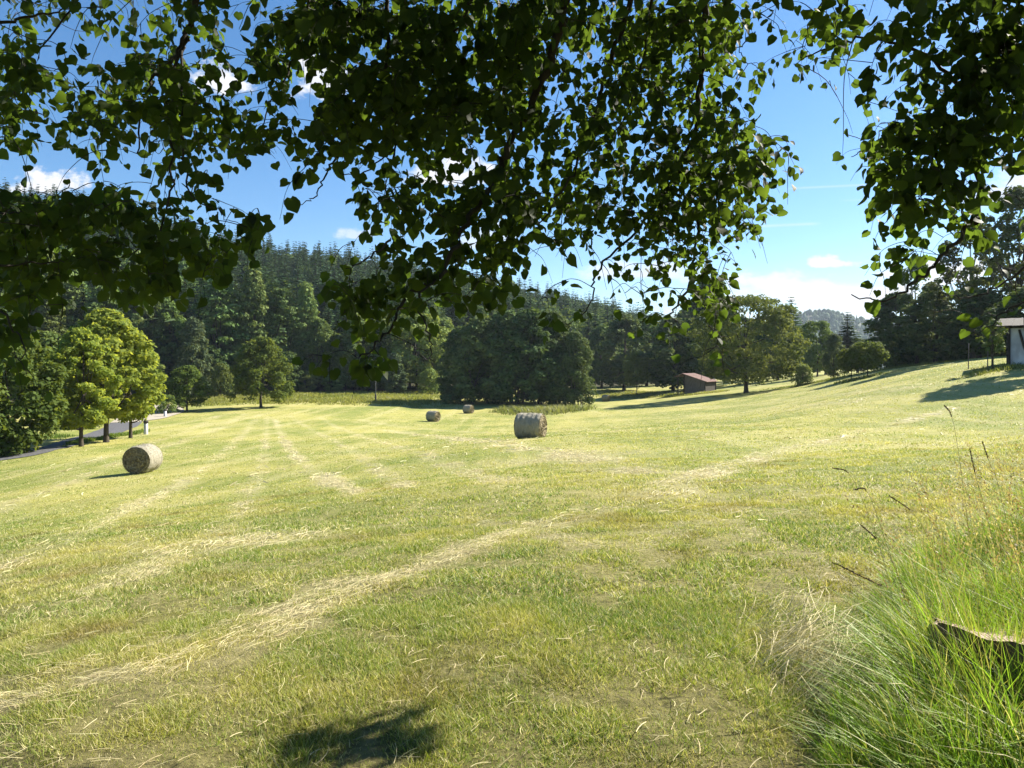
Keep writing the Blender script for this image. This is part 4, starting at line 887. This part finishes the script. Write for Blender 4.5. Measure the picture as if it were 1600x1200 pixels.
# ------------------------------------------------------------------ the linden the picture is taken under
LMAP = """
54554761699989799988999626626678
74545763888689699758878346656689
86468853756898888568867444246789
76777866648999888687778400156888
52565767778777655677688850267886
10253553021366676767888870277774
88887644362687888788888740068763
87766776100255676667887600056541
76676774004666674216776300065321
74376620005776552233666200031545
61000000003422100431444000000234
53000000015624000000001000000000
"""
def linden():
    g = np.random.default_rng(2024)
    root_xy = np.array([2.2, -2.6]); z0 = gz1(*root_xy)
    e = empty('linden_tree', (root_xy[0], root_xy[1], z0)); tag(e, 'large linden tree whose leafy drooping branches hang over the top of the view', 'tree')
    O = np.array([root_xy[0], root_xy[1], z0])
    def capY(v): return 3.85 / (1 - .64 * (HOR - v) / F_PX)
    # trunk (behind the viewer) and the limbs reaching forward
    acc = Acc(); tp = spline([[0, 0, -.3], [.05, .05, 1.2], [-.1, .2, 3.2], [-.3, .5, 6], [-.2, .9, 9], [0, 1, 12]], 6); rad = np.linspace(.46, .10, len(tp)); rad[:3] *= [1.5, 1.25, 1.08]; V, F = tube(tp, rad, 16); acc.add(V, F)
    link('trunk', acc.mesh('linden_trunk', [M['linden_bark']]), e)
    fork = np.array([-.2, .4, 4.6])
    BR = [  # limbs in photo space with depth: they arch over the viewer and droop into the view
        ([(330, -420, 3.0), (312, -60, 4.0), (298, 30, 4.1), (284, 78, 4.15), (245, 112, 4.15), (226, 155, 4.1), (214, 240, 4.0)], .030, .004),
        ([(298, 30, 4.1), (272, 110, 4.0), (268, 200, 3.95), (266, 300, 3.9), (240, 368, 3.85), (190, 402, 3.85)], .010, .003),
        ([(284, 78, 4.15), (286, 190, 4.0), (294, 290, 3.95), (330, 325, 3.9), (360, 345, 3.9)], .008, .002),
        ([(-120, 60, 3.9), (0, 36, 3.9), (60, 22, 4.0), (115, 12, 4.0)], .012, .003),
        ([(-160, 240, 3.7), (-30, 322, 3.7), (70, 330, 3.7), (160, 318, 3.8)], .010, .002),
        ([(-150, 330, 3.5), (-40, 405, 3.5), (60, 412, 3.6), (130, 402, 3.7)], .010, .002),
        ([(-120, 430, 3.3), (-20, 470, 3.3), (25, 520, 3.3), (40, 580, 3.3)], .008, .002),
        ([(905, -420, 2.6), (890, -60, 3.6), (874, 45, 3.8), (838, 150, 3.9), (800, 215, 3.95), (772, 285, 3.9), (728, 350, 3.85), (690, 430, 3.75), (635, 462, 3.7), (605, 520, 3.65), (560, 560, 3.65)], .034, .004),
        ([(690, 430, 3.75), (655, 470, 3.6), (672, 520, 3.55), (675, 570, 3.55)], .008, .002),
        ([(610, 375, 3.8), (570, 408, 3.75), (540, 420, 3.75)], .007, .002),
        ([(1000, -300, 2.9), (985, -10, 3.9), (950, 110, 4.1), (930, 180, 4.1), (903, 250, 4.0), (858, 330, 3.9), (820, 380, 3.85)], .022, .003),
        ([(1110, -380, 3.0), (1100, -40, 4.0), (1096, 100, 4.2), (1090, 200, 4.2), (1092, 330, 4.1), (1078, 440, 4.0), (1040, 500, 3.9)], .032, .004),
        ([(1060, -200, 3.4), (1012, 60, 4.2), (990, 150, 4.2), (955, 220, 4.15)], .014, .003),
        ([(1090, 200, 4.2), (1020, 330, 4.0), (935, 420, 3.9), (925, 470, 3.85), (880, 520, 3.8)], .010, .002),
        ([(1078, 440, 4.0), (1100, 480, 3.95), (1120, 540, 3.9)], .006, .002),
        ([(600, -300, 3.2), (603, -30, 4.2), (607, 60, 4.3), (595, 130, 4.3), (560, 200, 4.2), (520, 250, 4.1), (495, 300, 4.0), (470, 320, 4.0)], .020, .002),
        ([(470, -200, 3.4), (480, 0, 4.4), (465, 80, 4.4), (420, 170, 4.3), (380, 250, 4.2)], .016, .002),
        ([(595, 130, 4.3), (620, 220, 4.2), (560, 272, 4.1), (505, 262, 4.05)], .007, .002),
        ([(730, -200, 3.4), (735, 0, 4.5), (700, 60, 4.5), (660, 110, 4.4), (620, 220, 4.3), (600, 310, 4.1)], .020, .003),
        ([(1575, -380, 2.8), (1560, -50, 3.8), (1545, 80, 4.0), (1535, 160, 4.0), (1530, 330, 3.9), (1520, 345, 3.9), (1470, 402, 3.8), (1430, 440, 3.8), (1385, 468, 3.8), (1330, 460, 3.8)], .028, .003),
        ([(1535, 160, 4.0), (1450, 90, 4.1), (1360, 60, 4.2), (1280, 80, 4.2), (1240, 100, 4.2)], .012, .002),
        ([(1300, -220, 3.6), (1290, -20, 4.3), (1265, 40, 4.3), (1250, 90, 4.3)], .010, .002),
        ([(1530, 230, 4.0), (1440, 210, 4.0), (1370, 230, 4.0), (1330, 245, 4.0)], .010, .002),
        ([(1720, 380, 3.4), (1650, 440, 3.45), (1580, 480, 3.5), (1530, 520, 3.5)], .010, .002),
        ([(1700, 330, 3.5), (1600, 420, 3.6), (1530, 462, 3.6), (1475, 462, 3.6)], .008, .002),
        ([(1700, 120, 3.7), (1600, 212, 3.8), (1560, 250, 3.8)], .010, .002),
        ([(1180, 50, 4.2), (1155, 80, 4.2), (1175, 100, 4.2), (1203, 118, 4.2)], .004, .001),
        ([(200, -260, 3.2), (140, -40, 4.0), (60, 90, 3.9), (20, 200, 3.8)], .012, .002)]
    skel = []; skr = []; branches = []
    for pl, r0, r1 in BR:
        p = [P(u, v, min(Y, capY(v) + .25)) for u, v, Y in pl]
        if pl[0][1] < -150: p = [O + fork, (O + fork + p[0]) / 2 + [0, 0, .5]] + p
        pts = spline(p, 8); pts[1:-1] += g.normal(size=(len(pts) - 2, 3)) * .008
        r = np.linspace(r0, r1, len(pts))
        if pl[0][1] < -150: r[:16] = np.linspace(r0 * 2.2, r0, 16)[:len(r)]
        branches.append((pts, r)); skel.append(pts); skr.append(r)
    SK = np.concatenate(skel); SR = np.concatenate(skr)
    # leaf sprays
    rows = [x for x in LMAP.strip().splitlines()]; targets = []
    for rI, row in enumerate(rows):
        for cI, ch in enumerate(row[:32]):
            d = int(ch)
            if d == 0: continue
            cov = min(d / 10 + .02, .95); n = -math.log(1 - cov) * 2500 / 210 * (2.0 if d < 6 else 3.0 if d < 8 else 4.6)
            if cI >= 27: n *= .72
            if cI < 8: n *= .95
            k = max(1, int(round(n / 7.0)))
            for q in range(k):
                u = cI * 50 + 50 * g.random(); v = rI * 50 + 50 * g.random() - 6
                hi = capY(v); lo = 3.45 if v > 300 else 3.4
                if u > 1360 and v < 330: hi = min(hi, 3.95)
                if 950 < u < 1200 and v > 420: lo, hi = (4.1, 4.6) if g.random() < .3 else (3.2, 3.75)
                Y = lo + (hi - lo) * (g.random() ** .75); targets.append((u, v, Y, n / k))
    for q in range(60):                       # sprays left of the right hand limb: they throw the patch of shade at the viewer's feet
        gY = F_PX * EYE / (1118 + 90 * g.random() - HOR); gX = (395 + 250 * g.random() - 800) / F_PX * gY; h = (1.6 + .25 * g.random()) if q % 3 == 0 else (2.7 + .7 * g.random())
        px_, py_ = gX + math.sin(SUN_AZ) * h / math.tan(SUN_EL), gY + math.cos(SUN_AZ) * h / math.tan(SUN_EL); targets.append((800 + F_PX * px_ / py_, HOR - F_PX * (h - EYE) / py_, py_, 8))
    for q in range(420):                      # above and beside the frame
        v = -260 * g.random(); u = -150 + 1900 * g.random(); Y = 2.6 + (min(capY(v), 3.9 if u > 1250 else 9) - 2.6) * g.random(); targets.append((u, v, Y, 7))
    for q in range(120):
        s = g.random() < .5; u = (-20 - 240 * g.random()) if s else (1620 + 200 * g.random()); v = 430 * g.random(); targets.append((u, v, 3.1 + .8 * g.random(), 7))
    tw = Acc(); LP, LA, LN, LS, LT = [], [], [], [], []
    TP = np.array([P(u, v, Y) for u, v, Y, n in targets]); TN = np.array([t[3] for t in targets])
    dist = np.array([np.min(((SK - t) ** 2).sum(1)) for t in TP]); order = np.argsort(dist)
    K = SK.copy(); added = []
    UP = np.array([0, 0, 1.])
    cnt = 0
    nodes_ = [K]
    buf = np.zeros((len(TP) * 6 + len(K), 3)); buf[:len(K)] = K; nb = len(K)
    for i in order:
        t = TP[i]; dd = buf[:nb] - t; d2 = (dd ** 2).sum(1) + np.where(dd[:, 2] < -.05, .25, 0); j = int(np.argmin(d2)); s = buf[j]; dv = t - s; ln = np.linalg.norm(dv)
        if ln < .04: dv = rdir(g, 1)[0] * .1; ln = .1; t = s + dv
        if ln > .02:
            out_ = dv / ln
            mid = (s + t) / 2 + UP * ln * .10 + g.normal(size=3) * ln * .08
            end = t + (out_ * .5 + np.array([0, 0, -.55])) * (.10 + .08 * g.random())
            ue, ve = 800 + F_PX * end[0] / max(end[1], .3), HOR - F_PX * (end[2] - EYE) / max(end[1], .3)
            if 0 < ue < 1600 and 0 < ve < 600 and rows[int(ve / 50)][int(ue / 50)] == '0': continue
            pts = spline([s, mid, t, end], 4); V, F = tube(pts, np.linspace(.0022 + min(ln, 1.2) * .0022, .0009, len(pts)), 4); tw.add(V, F)
            seg = pts[2:]; 
            if nb + 3 < len(buf) and ln < 1.0: buf[nb:nb + 3] = pts[[4, 6, 8]]; nb += 3
            n = max(2, int(round(TN[i] * (.75 + .5 * g.random()))))
            tt = np.linspace(.38, 1, n); idx = tt * (len(pts) - 1); a = np.minimum(idx.astype(int), len(pts) - 2); f = (idx - a)[:, None]; c = pts[a] * (1 - f) + pts[a + 1] * f
            tang = norm(pts[a + 1] - pts[a]); side = norm(np.cross(tang, UP + g.normal(size=3) * .3)) * np.where(np.arange(n) % 2, 1, -1)[:, None]
            ax = norm(tang * .35 + side * .8 + UP * (-.35 - .6 * g.random((n, 1))) + g.normal(size=(n, 3)) * .3)
            nn = UP * .45 + np.array([.1, -.75, 0]) * (g.random((n, 1)) + .3) + g.normal(size=(n, 3)) * .5
            nn = norm(nn - ax * (nn * ax).sum(-1, keepdims=True))
            u_i = targets[i][0]; sz = (.038 + .040 * g.random(n) ** .9) * (.66 if (u_i > 900 and u_i < 1300 and targets[i][1] > 330) else .86 if (u_i > 850 and u_i < 1300) else 1.0)
            pet = .02 + .025 * g.random((n, 1)); LP.append(c + ax * pet + UP * -.004); LA.append(ax); LN.append(nn); LS.append(sz); LT.append(np.full(n, g.random() * .5) + .5 * g.random(n))
    # crown overhead that shades what hangs below it (same leaves, out of sight above the frame)
    nO = 120000; z = 4.2 + 8.0 * g.random(nO) ** .9; X = -7.5 + 17 * g.random(nO); ymax = 2.1 + .60 * z; Yy = -7 + (ymax + 7) * g.random(nO)
    keep = ((X - 1.5) / 8.6) ** 2 + ((Yy + 1.0) / 8.5) ** 2 + ((z - 5) / 8) ** 2 < 1
    keep &= (HOR - (z - EYE) * F_PX / np.maximum(Yy, .3) < -40) | (Yy < .5)
    cl = fbm(X * .55 + z * .3, Yy * .55 + z * .2, 2); keep &= cl > .36
    X, Yy, z = X[keep], Yy[keep], z[keep]; n = len(X)
    LP.append(np.stack([X, Yy, z], -1)); ax = norm(g.normal(size=(n, 3)) + [0, 0, -.5]); nn = UP + g.normal(size=(n, 3)) * .5; nn = norm(nn - ax * (nn * ax).sum(-1, keepdims=True)); LA.append(ax); LN.append(nn); LS.append(.11 + .06 * g.random(n)); LT.append(g.random(n))
    LP, LA, LN, LS, LT = [np.concatenate(q) for q in (LP, LA, LN, LS, LT)]
    # keep the openings in the canopy open, and the sunlit meadow in front of it in the sun
    dens = np.array([[int(c) for c in row[:32]] for row in rows], float); u = 800 + F_PX * LP[:, 0] / np.maximum(LP[:, 1], .2); v = HOR - F_PX * (LP[:, 2] - EYE) / np.maximum(LP[:, 1], .2) + 18
    near = (u > 0) & (u < 1600) & (v > 0) & (v < 900) & (LP[:, 1] > .5)
    dv_ = np.zeros(len(LP)); dv_[near] = np.where(v[near] < 600, dens[np.clip((v[near] / 50).astype(int), 0, 11), np.clip((u[near] / 50).astype(int), 0, 31)], 0)
    k = ~near | (g.random(len(LP)) < np.where(dv_ < .5, .05, np.where(dv_ < 3.5, .35, np.where(dv_ < 5.5, .75, 1))))
    ch = (LP[:, 2] - 0) / math.tan(SUN_EL); sx = LP[:, 0] - math.sin(SUN_AZ) * ch; sy = LP[:, 1] - math.cos(SUN_AZ) * ch; su = 800 + F_PX * sx / np.maximum(sy, .2); sv = HOR + F_PX * EYE / np.maximum(sy, .2)
    k &= ~((sy > 2.4) & (sv < 1235) & (su > -150) & (su < 1250) & ~((su > 370) & (su < 660) & (sv > 1100)))
    LP, LA, LN, LS, LT = LP[k], LA[k], LN[k], LS[k], LT[k]
    n = len(LP); B = np.cross(LN, LA)
    outl = np.array([[.06, 0], [.46, 0], [1.0, 0], [-.04, .18], [.06, .40], [.34, .53], [.64, .44], [.86, .17], [-.04, -.18], [.06, -.40], [.34, -.53], [.64, -.44], [.86, -.17]])
    fold = .05 + .5 * g.random(n); curl = -.02 - .55 * g.random(n); wid = .8 + .25 * g.random(n); tw_ = g.normal(size=n) * .22
    x = np.tile(outl[:, 0], (n, 1)); y = outl[None, :, 1] * wid[:, None]; x = x + g.normal(size=x.shape) * .035; y = y + g.normal(size=y.shape) * .03
    zl = np.abs(y) * fold[:, None] + curl[:, None] * x ** 2 + tw_[:, None] * y * x
    V = LP[:, None] + LS[:, None, None] * (x[..., None] * LA[:, None] + y[..., None] * B[:, None] + zl[..., None] * LN[:, None])
    f1 = np.array([[0, 4, 3], [0, 1, 4], [1, 5, 4], [1, 6, 5], [1, 7, 6], [1, 2, 7], [0, 8, 9], [0, 9, 1], [1, 9, 10], [1, 10, 11], [1, 11, 12], [1, 12, 2]])
    F = ((np.arange(n) * 13)[:, None, None] + f1[None]).reshape(-1, 3)
    acc = Acc(); acc.add(V.reshape(-1, 3) - O, F, 0, np.repeat(np.stack([LT] * 3, -1), 13, 0))
    lf = link('leaves', acc.mesh('linden_leaves', [M['linden_leaf']])); lf.parent = e
    print('linden leaves', n, 'targets', len(TP))
    for pts, r in branches:
        a = Acc(); V, F = tube(pts - O, r, 8); a.add(V, F); link('branch', a.mesh('linden_branch', [M['linden_bark']]), e)
    tw2 = Acc(); V, Fd, Md, C = tw.arrays(); tw2.add(V - O, np.concatenate(Fd[4]), 0); link('twigs', tw2.mesh('linden_twigs', [M['linden_bark']]), e)['kind'] = 'stuff'
linden()

# ------------------------------------------------------------------ air, sky, sun
SUN_EL, SUN_AZ = R(38), R(60)                    # azimuth clockwise from the view direction
def world():
    w = bpy.data.worlds.new('World'); scene.world = w; w.use_nodes = True; nt = w.node_tree; N, L = nt.nodes, nt.links; N.clear()
    out = N.new('ShaderNodeOutputWorld'); bg = N.new('ShaderNodeBackground'); bg.inputs['Strength'].default_value = .064
    sky = N.new('ShaderNodeTexSky'); sky.sky_type = 'NISHITA'; sky.sun_disc = False; sky.sun_elevation = SUN_EL; sky.sun_rotation = SUN_AZ; sky.altitude = 400; sky.air_density = 1.0; sky.dust_density = .3; sky.ozone_density = 3.0
    tc = N.new('ShaderNodeTexCoord'); sp = N.new('ShaderNodeSeparateXYZ'); L.new(tc.outputs['Generated'], sp.inputs[0])
    def math_(op, a, b=None, c=None, clamp=False):
        q = N.new('ShaderNodeMath'); q.operation = op; q.use_clamp = clamp
        for i, s in enumerate((a, b, c)):
            if s is None: continue
            if isinstance(s, (int, float)): q.inputs[i].default_value = s
            else: L.new(s, q.inputs[i])
        return q.outputs[0]
    yy = math_('MAXIMUM', sp.outputs[1], .05); px = math_('DIVIDE', sp.outputs[0], yy); pz = math_('DIVIDE', sp.outputs[2], yy)   # tangent-plane direction of the northern sky
    cv = N.new('ShaderNodeCombineXYZ'); L.new(px, cv.inputs[0]); L.new(pz, cv.inputs[1])
    def noise(scale, detail, sx=1, sy=1, off=0):
        mp = N.new('ShaderNodeMapping'); mp.inputs['Scale'].default_value = (sx, sy, 1); mp.inputs['Location'].default_value = (off, off * .7, 0); L.new(cv.outputs[0], mp.inputs[0]); nz = N.new('ShaderNodeTexNoise'); nz.inputs['Scale'].default_value = scale; nz.inputs['Detail'].default_value = detail; nz.inputs['Roughness'].default_value = .6; L.new(mp.outputs[0], nz.inputs['Vector']); return nz.outputs[0]
    n1 = noise(22, 8, 1, 1.5); n2 = noise(9, 6, 1, 2, 4.3)
    tot = None
    clouds = [(70, 290, 85, 34, 1, n1), (350, 135, 62, 46, 1, n1), (500, 130, 60, 50, .9, n1), (560, 368, 40, 14, .55, n1), (700, 275, 90, 42, .95, n1), (760, 375, 70, 30, .6, n1), (1298, 413, 52, 15, .95, n1), (1300, 462, 210, 44, .95, n2), (1250, 500, 260, 30, .7, n2), (1470, 430, 100, 42, .95, n1), (1620, 300, 120, 60, .8, n2), (1000, 430, 120, 34, .7, n2), (270, 120, 40, 20, .5, n1), (1190, 470, 110, 26, .6, n2)]
    for u, v, rx, ry, s, nz in clouds:
        dx = math_('DIVIDE', math_('SUBTRACT', px, (u - 800) / F_PX), rx / F_PX); dz = math_('DIVIDE', math_('SUBTRACT', pz, (HOR - v) / F_PX), ry / F_PX)
        dzl = math_('MULTIPLY', dz, math_('ADD', 1.0, math_('MULTIPLY', math_('LESS_THAN', dz, 0.0), .8)))     # flatter underside
        d = math_('SQRT', math_('ADD', math_('MULTIPLY', dx, dx), math_('MULTIPLY', dzl, dzl)))
        m = math_('ADD', math_('SUBTRACT', 1.0, d), math_('MULTIPLY', math_('SUBTRACT', nz, .5), 2.6))
        mr = N.new('ShaderNodeMapRange'); mr.interpolation_type = 'SMOOTHSTEP'; mr.inputs['From Min'].default_value = .12; mr.inputs['From Max'].default_value = .62; mr.inputs['To Max'].default_value = s; L.new(m, mr.inputs[0])
        tot = mr.outputs[0] if tot is None else math_('MAXIMUM', tot, mr.outputs[0])
    for u0, v0, u1, v1, hw, s in ((1222, 295, 1392, 287, 2.6, .30), (1178, 354, 1285, 349, 3.2, .34), (1310, 313, 1385, 312, 1.5, .18)):         # old vapour trails
        sl = (v1 - v0) / (u1 - u0); dz = math_('SUBTRACT', math_('MULTIPLY', math_('SUBTRACT', HOR / F_PX, pz), F_PX), math_('ADD', v0, math_('MULTIPLY', math_('SUBTRACT', math_('ADD', math_('MULTIPLY', px, F_PX), 800.), u0), sl)))
        a = math_('SUBTRACT', 1.0, math_('DIVIDE', math_('ABSOLUTE', dz), hw), clamp=True); b = math_('SUBTRACT', 1.0, math_('DIVIDE', math_('ABSOLUTE', math_('SUBTRACT', px, ((u0 + u1) / 2 - 800) / F_PX)), (u1 - u0) / 2 / F_PX), clamp=True)
        b = math_('MULTIPLY', b, 3.0, clamp=True); tot = math_('MAXIMUM', tot, math_('MULTIPLY', math_('MULTIPLY', a, b), s))
    tot = math_('MULTIPLY', tot, math_('GREATER_THAN', sp.outputs[1], .06))
    cc = N.new('ShaderNodeMix'); cc.data_type = 'RGBA'; cc.inputs[6].default_value = (5.0, 5.2, 5.6, 1); cc.inputs[7].default_value = (6.6, 6.5, 6.4, 1); L.new(n1, cc.inputs[0])
    mx = N.new('ShaderNodeMix'); mx.data_type = 'RGBA'; L.new(tot, mx.inputs[0]); hs = N.new('ShaderNodeHueSaturation'); hs.inputs['Saturation'].default_value = 1.25; L.new(sky.outputs[0], hs.inputs['Color']); L.new(hs.outputs[0], mx.inputs[6]); L.new(cc.outputs[2], mx.inputs[7])
    L.new(mx.outputs[2], bg.inputs['Color']); L.new(bg.outputs[0], out.inputs['Surface'])
world()
sd = bpy.data.lights.new('sun', 'SUN'); sun = bpy.data.objects.new('sun', sd); COL.objects.link(sun)
sd.energy = 5.0; sd.angle = R(.5); sd.color = (1.0, .93, .80)
sun.rotation_euler = (R(90) - SUN_EL, 0, math.pi - SUN_AZ)
def haze():
    x0, x1, y0, y1, z0, z1 = -900, 1900, -60, 2050, -30, 190
    V, F = box(((x0 + x1) / 2, (y0 + y1) / 2, (z0 + z1) / 2), x1 - x0, y1 - y0, z1 - z0)
    m, nt, N, L = nodes('haze'); out = N.new('ShaderNodeOutputMaterial'); v = N.new('ShaderNodeVolumePrincipled'); v.inputs['Color'].default_value = (.72, .84, 1, 1); v.inputs['Density'].default_value = .00011; v.inputs['Anisotropy'].default_value = .2
    L.new(v.outputs[0], out.inputs['Volume'])
    a = Acc(); a.add(V, F); o = link('haze', a.mesh('haze', [m], smooth=False, color=False)); tag(o, 'thin bluish summer haze in the valley air', 'haze', kind='stuff')
haze()
scene.view_settings.view_transform = 'Standard'; scene.view_settings.look = 'None'; scene.view_settings.gamma = 1; scene.view_settings.exposure = 1.5
cy = scene.cycles; cy.max_bounces = 8; cy.diffuse_bounces = 3; cy.glossy_bounces = 2; cy.transmission_bounces = 4; cy.volume_bounces = 0; cy.transparent_max_bounces = 4; cy.caustics_reflective = False; cy.caustics_refractive = False
cy.sample_clamp_indirect = 6
try: cy.use_denoising = True
except Exception: pass
